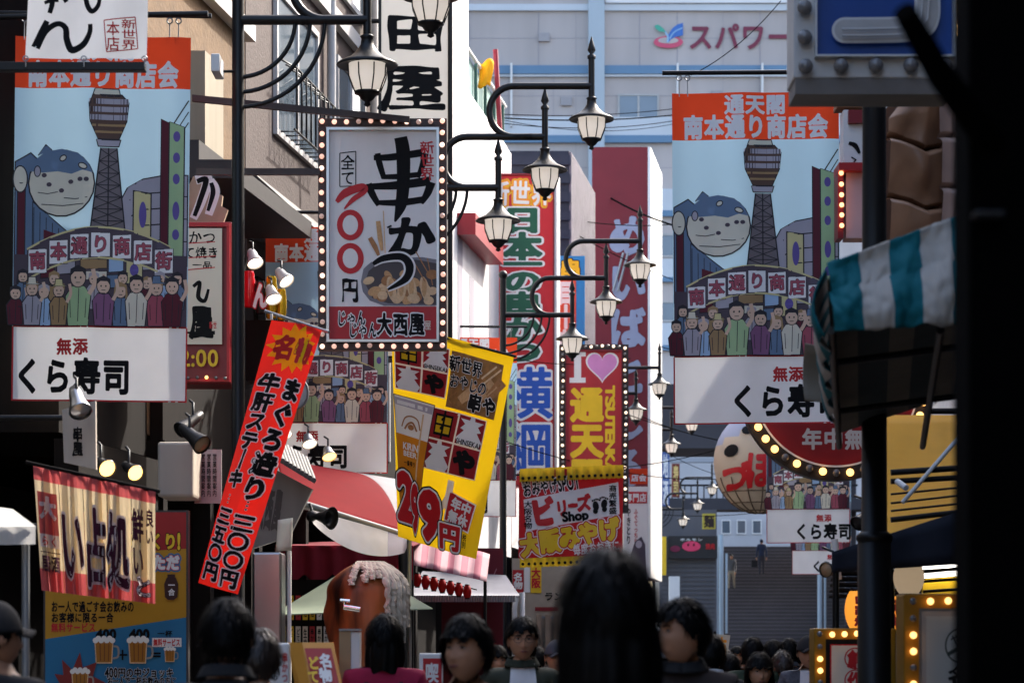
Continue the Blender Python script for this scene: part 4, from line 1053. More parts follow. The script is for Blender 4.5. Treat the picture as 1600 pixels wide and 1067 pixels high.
t = thing('tuna_nobori', 'long red nobori flag with a yellow starburst and tuna and steak prices, tilted', 'flag', P(340, 925, 18))
A = Art(cell=8); c_red = mat('cloth_scarlet', rgb(228,38,28), .85, .10, 4, transl=.2); A.part('cloth'); A.rect(0, 0, 74, 430, c_red, 0)
A.layer = 2; A.part('picture'); c_by = mat('cloth_bright_yellow', rgb(250,215,20), .85, .05, 4, transl=.4)
st = []
for k in range(28):
    a = 2*math.pi*k/28; r = 1.0 if k % 2 == 0 else .72; st.append((37+36*r*math.cos(a), 40+40*r*math.sin(a)))
A.poly(st, c_by)
A.part('lettering'); A.text('名物', 10, 20, 66, 60, txt_red, bold=.06, brush=.5)
for i, ch in enumerate('牛肝ステーキ'):
    A.text('｜' if ch == 'ー' else ch, 4, 84+i*31, 34, 115+i*31, ink, bold=.05, out=c_wh, outw=.05, brush=.5, res=34)
for i, ch in enumerate('まぐろ造り'):
    A.text(ch, 37, 84+i*40, 72, 122+i*40, ink, bold=.05, out=c_wh, outw=.05, brush=.5, res=38)
for x0, w_, s, y in ((6,26,'三五〇円',296),(40,26,'三〇〇円',300)):
    A.up()
    for k in range(3): A.ell(x0+w_/2, y-10+k*6-4, 2, 2, c_wh, 8, 0)
    A.up()
    for k in range(3): A.ell(x0+w_/2, y-10+k*6-4, 1.3, 1.3, ink, 8, 0)
    for i, ch in enumerate(s): A.text(ch, x0-2, y+4+i*30, x0+w_+4, y+34+i*30, ink, bold=.045, out=c_wh, outw=.06, res=34, brush=.4)
A.build(bil((424,500),(503,517),(372,928),(310,910), 18.2,17.8,18,18.2, 74, 430, .09), t)
m = MB(); m.tube([P(414, 486, 18.1), P(514, 519, 17.8)], .012, 6); m.build('rod', grey_metal, t)
for x, y in ((424,490),(470,505),(500,514)):
    m = MB(); m.tube([P(x, y, 18), P(x, y+9, 18)], .01, 5); m.build('clip', white_paint, t)

# ------------------------------------------------------------------ red round sign with bulbs
t = thing('round_red_sign', 'red round sign lettered open all year, rimmed with amber bulbs, half hidden by striped awning', 'sign', P(1306, 745, 24))
D = 24; c = P(1306, 600, D); k = PX(D)
m = MB(); m.lathe(c+Vector((0,.18,0)), [(.001,0),(151*k,0),(151*k,.18),(127*k,.18),(127*k,.14),(.001,.14)], 64, axis='Y', smooth=False); m.build('disc', mat('rim_black', (.015,.012,.012), .5), t)
A = Art(); A.part('face'); A.ell(1306, 600, 130, 130, paper, 72); A.ell(1306, 600, 127, 127, mat('round_red', rgb(140,14,22), .5, .1, 3), 72); A.part('lettering'); A.text('年中無休', 1252, 668, 1386, 702, mat('letter_silver', rgb(200,195,190), .45, .1), bold=.035, res=36)
A.build(flat(D, .003), t)
bulbs(t, [(1306+139*math.cos(a), 600+139*math.sin(a)) for a in np.linspace(R(12), R(168), 19)], D, .037, bulb_am, lambda i: i in (2, 4, 7, 9, 11, 13, 17))

# ------------------------------------------------------------------ blue sign with big unlit bulbs
t = thing('blue_bulb_sign', 'blue sign in a grey frame of large unlit bulbs on top of the black pole', 'sign', P(1365, 146, 12))
D = 12; gf = mat('sign_frame_grey', (.56,.54,.52), .5, .25, 6, streak=True)
m = MB(); a = P(1240, -80, D); b = P(1494, 122, D)
m.box((a.x, D, a.z), (b.x, D+.30, b.z)); m.build('cabinet', gf, t, bevel=.006)
m = MB(); e = P(1243, 122, D); g = P(1494, 146, D)
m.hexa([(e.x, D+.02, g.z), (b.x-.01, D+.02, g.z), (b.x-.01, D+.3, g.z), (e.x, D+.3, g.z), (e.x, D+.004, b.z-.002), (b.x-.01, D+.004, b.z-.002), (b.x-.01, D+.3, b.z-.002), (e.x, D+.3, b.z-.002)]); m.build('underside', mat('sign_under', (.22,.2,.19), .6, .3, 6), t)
m = MB(); frame(D-.001, .05, 1272, -90, 1490, 92, 3, m, proud=.05); m.build('rim', mat('rim_silver', (.6,.6,.6), .35, .15, 6), t)
A = Art(); A.part('face'); A.rect(1274, -80, 1488, 90, mat('enamel_blue', rgb(14,66,140), .35, .2, 5)); A.build(flat(D, .003), t)
def stroke3(pts, w, name):                     # a raised channel letter: silver edge, pale trough, neon tube
    A = Art(); A.part(name); A.line(pts, w, mat('rim_silver', (0,0,0)), smooth=True); A.build(flat(D-.05), t)
    A = Art(); A.part('letter_trough'); A.line(pts, w-8, mat('trough_grey', (.36,.35,.34), .5, .2, 10), smooth=True); A.build(flat(D-.053), t)
cap = lambda pts: pts
x0, y0 = 1305, 51
pts_h = [(1318,51),(1340,51),(1400,50),(1435,46),(1446,30),(1447,0),(1447,-40)]
for (w_, mm, g, nm) in ((40, mat('rim_silver', (0,0,0)), .02, 'letter_rim'), (32, mat('trough_grey', (.42,.40,.39), .5, .2, 10), .024, 'letter_trough')):
    A = Art(); A.part(nm); A.line(pts_h, w_, mm, smooth=True); A.ell(1318, 51, w_/2, w_/2, mm, 24, up=0.6); A.build(flat(D, g+.02), t)
m = MB()
for dy in (-5, 5):
    m.tube([P(x, y+dy if x < 1440 else y, D-.07)+Vector(((0 if x < 1440 else dy*.003),0,0)) for x, y in [(1316,51),(1340,51),(1400,50),(1432,46),(1445,30),(1447,0),(1447,-40)]], .006, 6)
m.build('neon_tube', mat('neon_off', (.5,.48,.47), .2, .1), t)
bulbs(t, [(1256, 15), (1256, 61), (1257, 106)]+[(1312+i*54, 106) for i in range(4)], D, .036, bulb_am, lambda i: True, y=-.012)
# ------------------------------------------------------------------ street lamps: one post, three hooked arms, three lanterns
lamp_glass = mat('lamp_glass', (0.84,0.77,0.70), .35, .05, 3, transl=.5, emit=.22)
def make_lamp():
    t = thing('street_lamp', 'x', 'street lamp', (0,0,0), 'three-lantern street lamps')
    H = 6.7
    m = MB(); m.tube([(0,0,0),(0,0,1.1),(0,0,1.15),(0,0,H+.55)], [.085,.08,.055,.048], 12); m.ball((0,0,H+.60), .07, 10)
    m.lathe((0,0,0), [(.16,0),(.16,.08),(.11,.14),(.1,.3),(.085,.34)], 14)
    m.build('post', black, t)
    lo = (1.04, H-.03); sp, rise = .51, .555
    def lantern(x, z):
        m = MB()
        m.tube([(x,0,z-.18),(x,0,z+.30)], .034, 10); m.lathe((x,0,z+.30), [(.046,0),(.046,.03),(.02,.05),(.045,.09),(.03,.15),(.004,.24)], 10)
        m.lathe((x,0,z-.36), [(.245,-.012),(.25,0),(.225,.02),(.14,.06),(.085,.11),(.055,.16),(.048,.21),(.06,.225),(.04,.24)], 20)
        m.lathe((x,0,z-.36), [(.245,-.012),(.10,.03)], 20)
        m.lathe((x,0,z-.70), [(.004,0),(.03,.015),(.02,.04),(.05,.06),(.075,.095),(.105,.105),(.105,.125),(.06,.13)], 14)
        for k in range(8):
            a = 2*math.pi*(k+.5)/8; c, s_ = math.cos(a), math.sin(a)
            m.tube([(x+.163*c,.163*s_,z-.37),(x+.158*c,.158*s_,z-.46),(x+.105*c,.105*s_,z-.59)], .006, 5)
        L = m.build('lantern', black, t)
        m = MB(); m.lathe((x,0,z-.59), [(.09,.01),(.10,.02),(.128,.07),(.148,.13),(.155,.2),(.15,.235)], 20); m.build('glass', lamp_glass, L)
    for k in range(3):
        x = lo[0]+sp*k; z = H+rise*k
        m = MB()
        if k == 0:
            m.tube([(0,0,z),(x,0,z)], .04, 10)
            for rr in (.46,.58,.70):
                m.tube([(rr*math.cos(a),0,z-rr*math.sin(a)) for a in np.linspace(.03, 1.50, 14)], .018, 7)
            for xx in (.52,.56): m.ball((xx,0,z+.0), .045, 8)
        else:
            r = rise/2; xc = lo[0]+sp*(k-1)-.62+r
            pts = [(x,0,z)]+[(xc+.12,0,z)]+[(xc-r*math.sin(a)*.95,0,z-r+r*math.cos(a)) for a in np.linspace(0, math.pi, 16)]+[(xc+.2,0,z-2*r)]
            m.tube(pts, .038, 10)
        m.build('arm', black, t)
        lantern(x, z)
    return t
_l = make_lamp()
LAMPS = ((372, 20.6, 'nearest street lamp, its black post rising past the red framed shop sign'),
         (630, 28.0, 'street lamp whose lanterns hang just right of the bulb-framed skewer sign'),
         (786, 38.5, 'street lamp standing in front of the red sign with green letters'),
         (882, 55.5, 'street lamp with lanterns against the crimson tower sign, post hidden'),
         (953, 64.5, 'small distant street lamp beside the white tower edge above the stairs'),
         (1021, 90.0, 'farthest and smallest street lamp, in front of the dark deck'))
for i, (px, D, lab) in enumerate(LAMPS):
    o = _l if i == 0 else copy_tree(_l)
    o['label'] = lab; g = P(px, 1022, D); o.location = (g.x, D, 0); _W[o] = Vector(o.location)
# cctv camera on the first post
t = thing('security_camera', 'small white security camera on a short arm by the first lamp post', 'camera', P(342, 118, 20.5))
m = MB(); a = P(341, 103, 20.4); m.box((a.x-.035,20.2,a.z-.09), (a.x+.035,20.5,a.z+.05)); m.build('housing', white_paint, t, bevel=.008)
m = MB(); m.tube([P(341,112,20.45), P(364,112,20.55)], .012, 6); m.build('bracket', black, t)

# overhead cables
def cable(a, b, sag, r, lab):
    m = MB(); A, B = P(*a), P(*b)
    pts = [A.lerp(B, t)-Vector((0,0,sag*4*t*(1-t))) for t in np.linspace(0, 1, 14)]
    m.tube(pts, r*.75, 5); solo(m, 'overhead_cable', cord_mat, lab, 'cable', 'overhead cables')
for a, b, s_, r, lab in (((735,176,50),(1070,168,60),.12,.013,'upper thin cable passing behind the second lamp in front of the window'),
    ((735,181,50),(1070,178,60),.12,.02,'thicker cable just under the upper one, below the spa window'),
    ((735,186,50),(1070,186,60),.2,.012,'lowest of the level cables behind the second lamp'),
    ((700,255,42),(960,495,60),.25,.016,'cable slanting down across the red sign toward the crimson tower'),
    ((720,250,44),(1060,440,60),.2,.014,'cable slanting down toward the large right street banner'),
    ((860,338,50),(1060,350,62),.1,.014,'level cable crossing the crimson tower beneath its top'),
    ((850,735,40),(1200,672,60),.25,.012,'cable rising from the souvenir banner to the fish lantern'),
    ((955,310,60),(1052,352,55),.05,.03,'thick short cable right of the crimson tower'),
    ((1080,118,30),(1220,2,34),.1,.008,'fine wire crossing the rooftop lettering above the right banner'),
    ((790,690,40),(1180,742,62),.3,.012,'cable sagging across the heart sign toward the fish lantern'),
    ((960,640,50),(1330,700,60),.3,.013,'long cable from the heart sign to the red round sign'),
    ((800,560,42),(985,560,46),.1,.010,'short level cable over the top of the heart sign'),
    ((1030,540,62),(1060,545,40),.03,.014,'short cable between white tower edge and right banner'),
    ((700,300,44),(905,470,52),.2,.012,'cable crossing the green letters of the red sign'),
    ((1000,800,70),(1330,770,66),.3,.012,'low cable in front of the dark deck and stairs'),
    ((1030,700,80),(1250,760,60),.3,.012,'cable passing under the fish lantern'),
    ((760,182,52),(1062,192,64),.25,.010,'faint sagging cable under the spa building window'),
    ((1000,650,56),(1200,690,70),.2,.014,'cable leading from the white tower edge into the deck shadow')):
    cable(a, b, s_, r, lab)
# ------------------------------------------------------------------ left side street level
pale_cv = mat('canvas_pale', (0.62,0.60,0.57), .85, .15, 6, transl=.3)
can = mat('spot_black', (0.015,0.014,0.014), .4, .2, 9)
lamp_amb = mat('lamp_amber', (1.0,0.55,0.15), .3, 0, emit=1.0)
lamp_warm = mat('lamp_warm', (1.0,0.82,0.6), .3, 0, emit=.9)
t = thing('pale_awning', 'pale canvas awning jutting in from the lower left edge', 'awning', P(-40, 1022, 13)-Vector((0,0,1.6)))
m = MB(); m.slab([P(-130,826,12.6),P(56,822,12.6),P(20,795,13.6),P(-160,770,13.6)], (0,0,-.01)); m.build('top', pale_cv, t)
m = MB(); m.grid(lambda u, v: P(-130+u*186, 825-u*3+v*28, 12.58)+Vector((0,-.01*math.sin(u*40),0)), 40, 3); m.build('valance', pale_cv, t)
m = MB(); m.tube([P(40,850,12.7), P(40,1022,12.7)-Vector((0,0,1.6))], .02, 8); m.build('pole', grey_metal, t)

# noren curtain
t = thing('noren_curtain', 'red and cream split shop curtain with maroon letters hanging in folds', 'curtain', P(150, 935, 16))
nr = mat('noren_red', rgb(198,92,92), .85, .15, 6, transl=.3); nc = mat('noren_cream', rgb(216,196,160), .85, .15, 6, transl=.3); nm_ = mat('noren_maroon', rgb(72,18,42), .85, .1, transl=.1); nwh = mat('noren_white', rgb(215,200,200), .85, .1, transl=.25)
A = Art(cell=5); A.part('cloth')
for k in range(5):
    x0, x1 = k*40+.6, k*40+39.4
    A.layer = 0; A.rect(x0, 22, x1, 168, nc, 0); A.rect(x0, 168, x1, 205, nr, 0)
A.rect(0, 0, 200, 22, nr, 0)
A.layer = 1; A.part('print'); A.rect(4, 40, 36, 110, nr); A.rect(4, 110, 36, 132, nwh)
A.part('lettering'); A.text('大', 6, 46, 34, 84, nwh, bold=.06); A.text('らく', 6, 112, 34, 130, nr, bold=.03, res=24); A.line([(4,140),(37,140)], 1.6, nm_); A.text('居酒', 5, 144, 36, 172, nm_, bold=.04)
for ch, x in (('い',44),('占',84),('処',122)): A.text(ch, x-4, 48, x+36, 186, nm_, bold=.035, out=nwh, outw=.035, brush=.3, res=56)
A.text('鮮い', 162, 36, 182, 160, nm_, bold=.03, vert=True); A.text('良い', 184, 34, 199, 100, nm_, bold=.03, vert=True); A.text('と', 164, 156, 198, 196, nwh, bold=.04, out=nm_, outw=.03)
fold = lambda a: .035*math.sin(a*.16)+.022*math.sin(a*.43+1)+.012*math.sin(a*.9)
def nm_map(a, b, L):
    u, v = a/200, b/205
    x = 52+u*191+(13*v*(1-u)); y = 728+u*40+v*(194-u*19)
    k = math.floor(a/5.); f = a/5.-k; ff = fold(k*5)*(1-f)+fold(k*5+5)*f
    return P(x+ff*30*(.25+v), y, 16)+Vector((0, -ff*(.5+.9*v)-.004*L, 0))
A.build(nm_map, t)
m = MB(); m.tube([P(40,722,16.02), P(250,768,16.02)], .014, 6); m.build('rod', dark_wood, t)

# menu poster board
t = thing('menu_board', 'tall yellow, red and blue drinks menu board with printed beer mugs behind the curtain', 'sign board', P(182, 1022, 17.6)-Vector((0,0,1.6)))
board(17.6, .1, 68, 797, 294, 1150).build('panel', mat('frame_dark', (.05,.045,.045), .5), t)
A = Art(); pc = lambda n, c: mat('poster_'+n, [.6*q for q in rgb(*c)], .5, .1, 5)  # printed colours darkened evenly to stand for shade on the board
A.part('face'); A.rect(71, 800, 291, 1146, pc('yellow', (232,168,20))); A.poly([(71,800),(291,800),(291,857),(71,870)], pc('red', (200,28,32))); A.poly([(71,998),(291,964),(291,1146),(71,1146)], pc('blue', (24,140,195)))
A.part('lettering')
A.text('びっくり!', 190, 832, 282, 858, yel, bold=.05, out=ink, outw=.05); A.text('ただ', 238, 866, 281, 890, paper, bold=.07, out=txt_red, outw=.05, out2=pc('blue', (0,0,0)), outw2=.14)
A.text('お一人で過ごす会お飲みの', 80, 938, 210, 956, ink, bold=.03, res=26); A.text('お客様に限る一合', 80, 956, 178, 972, ink, bold=.03, res=26); A.text('無料サービス', 80, 972, 150, 987, txt_red, bold=.03, res=26)
A.text('400', 150, 982, 182, 998, ink, bold=.06); A.text('400', 202, 982, 234, 998, ink, bold=.06); A.text('一杯', 246, 984, 270, 994, ink, bold=.03, res=24)
A.rect(238, 996, 284, 1010, paper); A.text('無料サービス', 240, 997, 282, 1009, txt_red, bold=.04, res=24)
A.text('400円の中ジョッキ', 164, 1042, 272, 1058, ink, bold=.04, out=paper, outw=.03, res=28); A.text('お一人で二杯お飲みの方に', 168, 1056, 276, 1070, ink, bold=.04, out=paper, outw=.03, res=28)
A.text('＋', 182, 1012, 202, 1032, ink, bold=.04); A.text('＝', 234, 1012, 254, 1032, ink, bold=.04)
A.part('picture')
A.poly([(257,912),(261,902),(275,902),(279,912),(278,932),(272,937),(263,937),(258,932)], pc('jug', (70,22,26))); A.rect(262, 897, 274, 903, pc('jug', (0,0,0))); A.text('一合', 263, 908, 274, 930, paper, bold=.04, vert=True)
def mug(x, y, s):
    A.opoly([(x-14*s,y-14*s),(x+14*s,y-14*s),(x+12*s,y+20*s),(x-12*s,y+20*s)], pc('beer', (205,130,20)), fry3, 1.6*s)
    for k in (-6, 1, 8): A.line([(x+k*s,y-10*s),(x+k*s*.9,y+17*s)], 1.6*s, pc('beer_dark', (150,85,15)))
    A.line([(x+14*s,y-6*s),(x+22*s,y-4*s),(x+22*s,y+10*s),(x+13*s,y+13*s)], 3*s, pc('mug_glass', (190,185,175)), smooth=True)
    for k in range(7): A.ell(x-13*s+k*4.4*s, y-15*s-(k % 2)*3*s, 4.5*s, 4.5*s, foam, 10, up=.2)
mug(163, 1015, 1); mug(216, 1015, 1); mug(266, 1022, .55)
A.poly([(96,1070),(86,1052),(100,1054),(98,1030),(114,1046),(126,1018),(130,1042),(152,1034),(146,1056),(166,1066),(150,1076),(96,1080)], pc('burst', (160,40,35))); mug(126, 1062, .9)
A.build(flat(17.6, dl=.0006), t)

# wooden name board, shelf board and lamps above the curtain
t = thing('hanging_wood_board', 'pale wooden board with a brush-lettered shop name hanging above the curtain', 'sign', P(122, 735, 17))
m = MB(); m.slab([P(97,640,17),P(149,626,17),P(150,733,17),P(100,722,17)], (0,.05,0)); m.build('board', mat('board_pale', (.50,.44,.38), .75, .3, 7, streak=True), t)
A = Art(); A.part('lettering'); A.text('串屋', 113, 666, 130, 712, ink, bold=.04, vert=True, brush=.7); A.build(flat(17), t)
m = MB(); m.slab([P(70,726,16.6),P(140,742,16.6),P(140,752,16.6),P(70,736,16.6)], (0,.12,0)); solo(m, 'shelf_plank', mat('plank_grey', (.45,.42,.4), .7, .3, 8), 'short weathered plank resting behind the curtain rod', 'plank')
def spotlight(px, py, D, aim, r, lab, face, body=can, L=.2):
    c = P(px, py, D); d = Vector(aim).normalized()
    t = thing('spotlight', lab, 'spotlight', c, 'spotlights on the shop fronts')
    q = d.to_track_quat('Z', 'Y'); m = MB()
    prof = [(.001,-L),(r*.45,-L*.98),(r*.62,-L*.7),(r*.66,-L*.45),(r,-.01),(r*1.03,0),(r*.95,.004)]
    m.lathe((0,0,0), prof, 18); m.v = [tuple(c+q @ Vector(v)) for v in m.v]; m.build('housing', body, t)
    m = MB(); m.lathe((0,0,0), [(r*.94,-.012),(r*.5,.004),(.001,.01)], 18); m.v = [tuple(c+q @ Vector(v)) for v in m.v]; m.build('lens', face, t)
    m = MB(); e = c-d*L*.6; m.tube([e, e+Vector((0,0,.12)), e+Vector((-.05,.2,.16))], .01, 6); m.build('bracket', can, t)
    return t
spotlight(168, 732, 17.2, (.5,-.8,-.35), .062, 'amber glowing spotlight above the curtain, nearer the wooden board', lamp_amb)
spotlight(212, 739, 17.4, (.5,-.8,-.35), .058, 'amber glowing spotlight above the curtain, beside the beige box', lamp_amb)
spotlight(126, 643, 16.6, (.3,-.6,-.75), .075, 'shiny chrome spotlight just under the large left street banner', steel, steel, .22)
spotlight(316, 695, 17.6, (.6,-.55,-.5), .07, 'black spotlight can beside the beige box, aimed down the street', mat('lens_dim', (.35,.22,.12), .2), can, .26)
spotlight(282, 672, 17.9, (-.5,-.6,-.5), .06, 'black spotlight can left of its neighbour above the beige box', can, can, .24)
spotlight(455, 612, 23.5, (.35,-.9,.05), .17, 'big round grey floodlight in front of the half covered street banner', mat('flood_glass', (.28,.28,.31), .25), mat('flood_grey', (.16,.16,.17), .5), .3)
for x, y, lab in ((445,680,'small dome lamp nearest the red nobori, above the grey roof'),(484,694,'middle small dome lamp over the half covered banner'),(515,714,'lowest small dome lamp glowing amber before the half covered banner')):
    spotlight(x, y, 25, (.25,-.5,-.8), .075, lab, lamp_warm if x != 515 else lamp_amb, mat('dome_tin', (.35,.35,.36), .35, metal=.6), .12)
for x, y, lab in ((399,412,'pale dome lamp hanging right beside the first lamp post'),(428,468,'silver dome lamp tilted toward the half covered banner'),(448,440,'lowest rear dome lamp of the cluster above the red nobori')):
    spotlight(x, y, 23, (.3 if x < 440 else .6,-.5,-.8), .075, lab, lamp_warm, mat('dome_white', (.34,.33,.32), .4), .16)
t = thing('neon_lantern_cluster', 'cluster of red and gold foil lanterns under the dome lamps', 'lantern', P(415, 500, 23.2))
for x, y0, y1, r, mm in ((389,424,480,.055,mat('foil_red', rgb(215,25,35), .15, .3, 12, spec=.8)),(406,440,490,.05,mat('foil_black', (.02,.015,.015), .2)),(424,432,498,.055,mat('foil_gold', rgb(200,160,30), .2, .4, 20, metal=.6)),(440,452,500,.045,mat('foil_gold', (0,0,0)))):
    a, b = P(x, y1, 23.2), P(x, y0, 23.2); m = MB(); n = 12; m.lathe(a, [(r*(.75+.25*math.sin(math.pi*i/n))*(1+.1*(i % 2)), (b.z-a.z)*i/n) for i in range(n+1)], 12); m.build('lantern', mm, t)
A = Art(); A.part('lettering'); A.text('ん', 394, 440, 420, 482, paper, bold=.05, out=txt_red, outw=.05); A.build(flat(23.1), t)
m = MB(); m.box(P(384,500,23.3), P(448,600,23.6)); m.build('stand', dark_wood, t)

beige = mat('beige_metal', (.46,.40,.33), .6, .2, 4, streak=True)
m = MB(); board(18.3, .5, 246, 690, 302, 776, m); solo(m, 'duct_box', beige, 'beige metal duct box above the menu board', 'duct', bevel=.02)
t = thing('wall_notice', 'pale weathered notice sheet with small dark writing beside the red nobori', 'notice', P(326, 785, 18.8))
board(18.8, .02, 304, 702, 346, 786).build('sheet', mat('notice_grey', (.38,.36,.36), .7, .3, 8), t)
A = Art(); A.part('lettering')
for k in range(4): A.text('営業時間案内', 338-k*9-6, 708, 338-k*9+1, 776, ink, bold=.01, vert=True, res=20)
A.build(flat(18.8), t)

# grey stall with tiled eave, brush-lettered board and steel duct
t = thing('grey_stall', 'grey tiled stall canopy with faded brush lettering beside the red nobori', 'stall', P(430, 1022, 22)-Vector((0,0,1.6)))
grey_b = mat('board_grey', (.20,.185,.17), .75, .35, 6, streak=True)
m = MB()
for k in range(15):
    u = k/14; a = P(404+u*84, 694+u*52, 21.6); m.tube([a+Vector((.02,-.12,-.03)), a+Vector((-.1,.5,.2))], .024, 7)
m.slab([P(400,694,21.55),P(492,750,21.55),P(480,738,22.2),P(392,688,22.2)], (0,0,-.03))
m.build('roof_tile', mat('tile_grey', (.13,.125,.12), .55, .3, 8), t)
m = MB(); m.slab([P(398,716,21.8),P(488,764,21.8),P(452,838,21.8),P(396,856,21.8)], (0,.1,0)); m.build('board', grey_b, t)
A = Art(); A.part('lettering'); A.text('大西屋', 402, 760, 440, 826, mat('faded_ink', (.07,.06,.055), .7), bold=.05, brush=.8, rot=8); A.build(flat(21.8), t)
m = MB(); m.box(P(394, 862, 21.7), (P(440,0,21.7).x, 22.1, 0)); m.build('duct', steel, t, bevel=.02)
m = MB(); m.tube([(P(452,0,21.5).x, 21.5, 0), P(452, 860, 21.5)], .018, 8); m.build('pole', white_paint, t)
m = MB(); m.grid(lambda u, v: P(434+u*24-3*v, 812+v*50-u*3, 21.3)+Vector((0,.02*math.sin(u*5+v*3),0)), 6, 6); solo(m, 'paper_flyer', mat('flyer_white', (.72,.69,.6), .8, .1, 6, transl=.2), 'sunlit cream paper flyer pinned to the grey stall pole', 'flyer', solid=.004)

# red and white awning with speaker
t = thing('red_white_awning', 'red canvas awning with a sunlit white end and pale drooping valance', 'awning', P(540, 1022, 26)-Vector((0,0,1.6)))
ar = mat('awning_red', rgb(170,22,34), .8, .12, 5, transl=.15); aw = mat('awning_white', (.74,.71,.69), .8, .12, 5, transl=.1)
def aw_top(u, v):
    a = P(445+u*190, 778+u*56, 24.6+u*.5); b = P(425+u*205, 716+u*34, 26.6+u*.5)
    q = a.lerp(b, v); q.z += .14*math.sin(v*3.14); return q
m = MB(); bnd = lambda v: .96-.36*v**1.3
m.grid(lambda u, v: aw_top(u*bnd(v), v), 50, 20, 0); m.grid(lambda u, v: aw_top(bnd(v)+u*(1-bnd(v)), v), 16, 20, 1); m.build('top', [ar, aw], t, solid=.012)
m = MB(); m.grid(lambda u, v: P(486+u*150, 796+u*42+v*(16+30*math.sin(u*3.0)**.7 if 0 < u < 1 else 16), 24.5+u*.5-.42*v)+Vector((0,-.04*math.sin(v*3)+.02*noise.noise(Vector((u*9,v*2,3))),0)), 40, 6, mfn=lambda u, v: 1 if u > .8 else 0); m.build('valance', [mat('valance_white', (.78,.74,.72), .8, .15, 5, transl=.5), mat('awning_grey', (.25,.23,.27), .7)], t)
m = MB(); m.tube([P(442,776,24.5), P(640,838,25.0)], .03, 8); m.build('front_bar', grey_metal, t)
m = MB(); m.tube([P(450,800,24.6), P(450,800,24.6)-Vector((0,0,2.9))], .02, 6); m.tube([P(640,838,25.1), (P(640,0,25.1).x,25.1,0)], .02, 6); m.build('pole', grey_metal, t)
t = thing('horn_speaker', 'black horn loudspeaker clipped under the red and white awning', 'loudspeaker', P(500, 812, 24))
q = Vector((.85,-.5,-.12)).to_track_quat('Z','Y'); c = P(490, 806, 24.1); m = MB(); m.lathe((0,0,0), [(.02,-.06),(.05,-.05),(.05,.0),(.03,.03),(.06,.12),(.105,.2),(.11,.21),(.06,.16)], 18); m.v = [tuple(c+q @ Vector(v)) for v in m.v]; m.build('horn', can, t)
m = MB(); m.tube([c, c+Vector((-.04,.05,.12))], .015, 6); m.build('bracket', can, t)
# scalloped dark red canopy below and lattice wall
t = thing('scalloped_canopy', 'dark red scalloped canopy in the shade behind the rust-brown log', 'canopy', P(540, 1022, 29)-Vector((0,0,1.6)))
m = MB(); m.grid(lambda u, v: P(430+u*215, 852+v*(44+14*abs(math.sin(u*15))), 28.5)+Vector((0,.03*math.sin(u*40),0)), 60, 4); m.build('valance', mat('canopy_red', rgb(120,14,36), .85, .2, 5, transl=.15), t)
m = MB(); m.slab([P(430,852,28.5),P(645,852,28.5),P(660,846,31),P(440,846,31)], (0,0,-.01)); m.build('roof', mat('canopy_red', (0,0,0)), t)
m = MB()
for x in (432, 644): m.tube([P(x,855,28.55), (P(x,0,28.55).x, 28.55, 0)], .02, 6)
m.build('pole', black, t)
t = thing('striped_awning', 'sunlit pink and white pleated awning behind the beer nobori', 'awning', P(700, 1022, 31)-Vector((0,0,1.6)))
pk = mat('pink_canvas', rgb(226,185,190), .8, .12, 6, transl=.45)
m = MB(); m.grid(lambda u, v: P(630+u*135-v*5, 828+u*38+v*(50-u*8), 31-v*.7)+Vector((0,.05*math.sin(u*26),0)), 52, 5, mfn=lambda u, v: int(u*13) % 2); m.build('cloth', [pk, mat('rose_canvas', rgb(185,110,125), .8, .12, 6, transl=.25)], t, solid=.006)
m = MB()
for x in (634, 758): m.tube([P(x,872 if x < 700 else 905,30.4), (P(x,0,30.4).x, 30.4, 0)], .02, 6)
m.build('pole', black, t)
t = thing('lattice_stall', 'dark red stall wall with a pale zigzag lattice beside the dark lamp post', 'stall', P(742, 1022, 33)-Vector((0,0,1.6)))
m = MB(); m.box(P(690, 856, 33), (P(786,0,33).x, 33.3, 0)); m.build('wall', mat('stall_red', rgb(105,16,32), .7, .2, 4), t)
A = Art(); A.part('lattice')
for s_ in (0, 12, 24): A.line([(704+k*9, 872+(k % 2)*22+s_+k*2) for k in range(9)], 1.6, mat('lattice_pink', rgb(165,110,120), .6)); A.up()
A.build(flat(33, .01), t)
m = MB(); m.slab([P(640,930,31.6),P(812,930,31.6),P(790,898,32.9),P(660,892,32.9)], (0,0,-.03)); m.build('roof', mat('roof_sheet', (.30,.30,.33), .5, .2, 6, metal=.4), t)
m = MB()
for k in range(40): x = 648+k*4; m.tube([P(x,930,31.55), P(x,940,31.55)], .018, 4)
m.build('roof_fringe', grey_metal, t)

# rust-brown log figure with ragged white strips
t = thing('log_figure', 'bulky rust-brown wooden barrel-shaped figure with ragged white strips over its top', 'sculpture', P(572, 1022, 19)-Vector((0,0,1.6)))
c = P(572, 960, 19); k = PX(19)
wood = mat('rust_wood', rgb(150,80,36), .5, .95, 5, bump=.4, streak=True)
m = MB(); prof = []
for i in range(41):
    v = i/40; z = -80*k+v*158*k; r = (60*(1-max(0,(v-.70)/.30)**2.4*.62))*k*(.93+.07*math.sin(v*3))
    prof.append((r, z))
prof = [(58*k,-c.z+.0)]+prof+[(.01, 80*k)]
m.lathe(c, prof, 56)
rn = random.Random(2); m.v = [(v[0]+.05*noise.noise(Vector(v)*5), v[1]+.05*noise.noise(Vector(v)*5+Vector((7,1,3))), v[2]) for v in m.v]; m.build('body', wood, t)
def logr(z): v = (z+80*k)/(158*k); return (60*(1-max(0,(v-.70)/.30)**2.4*.62))*k
m = MB()
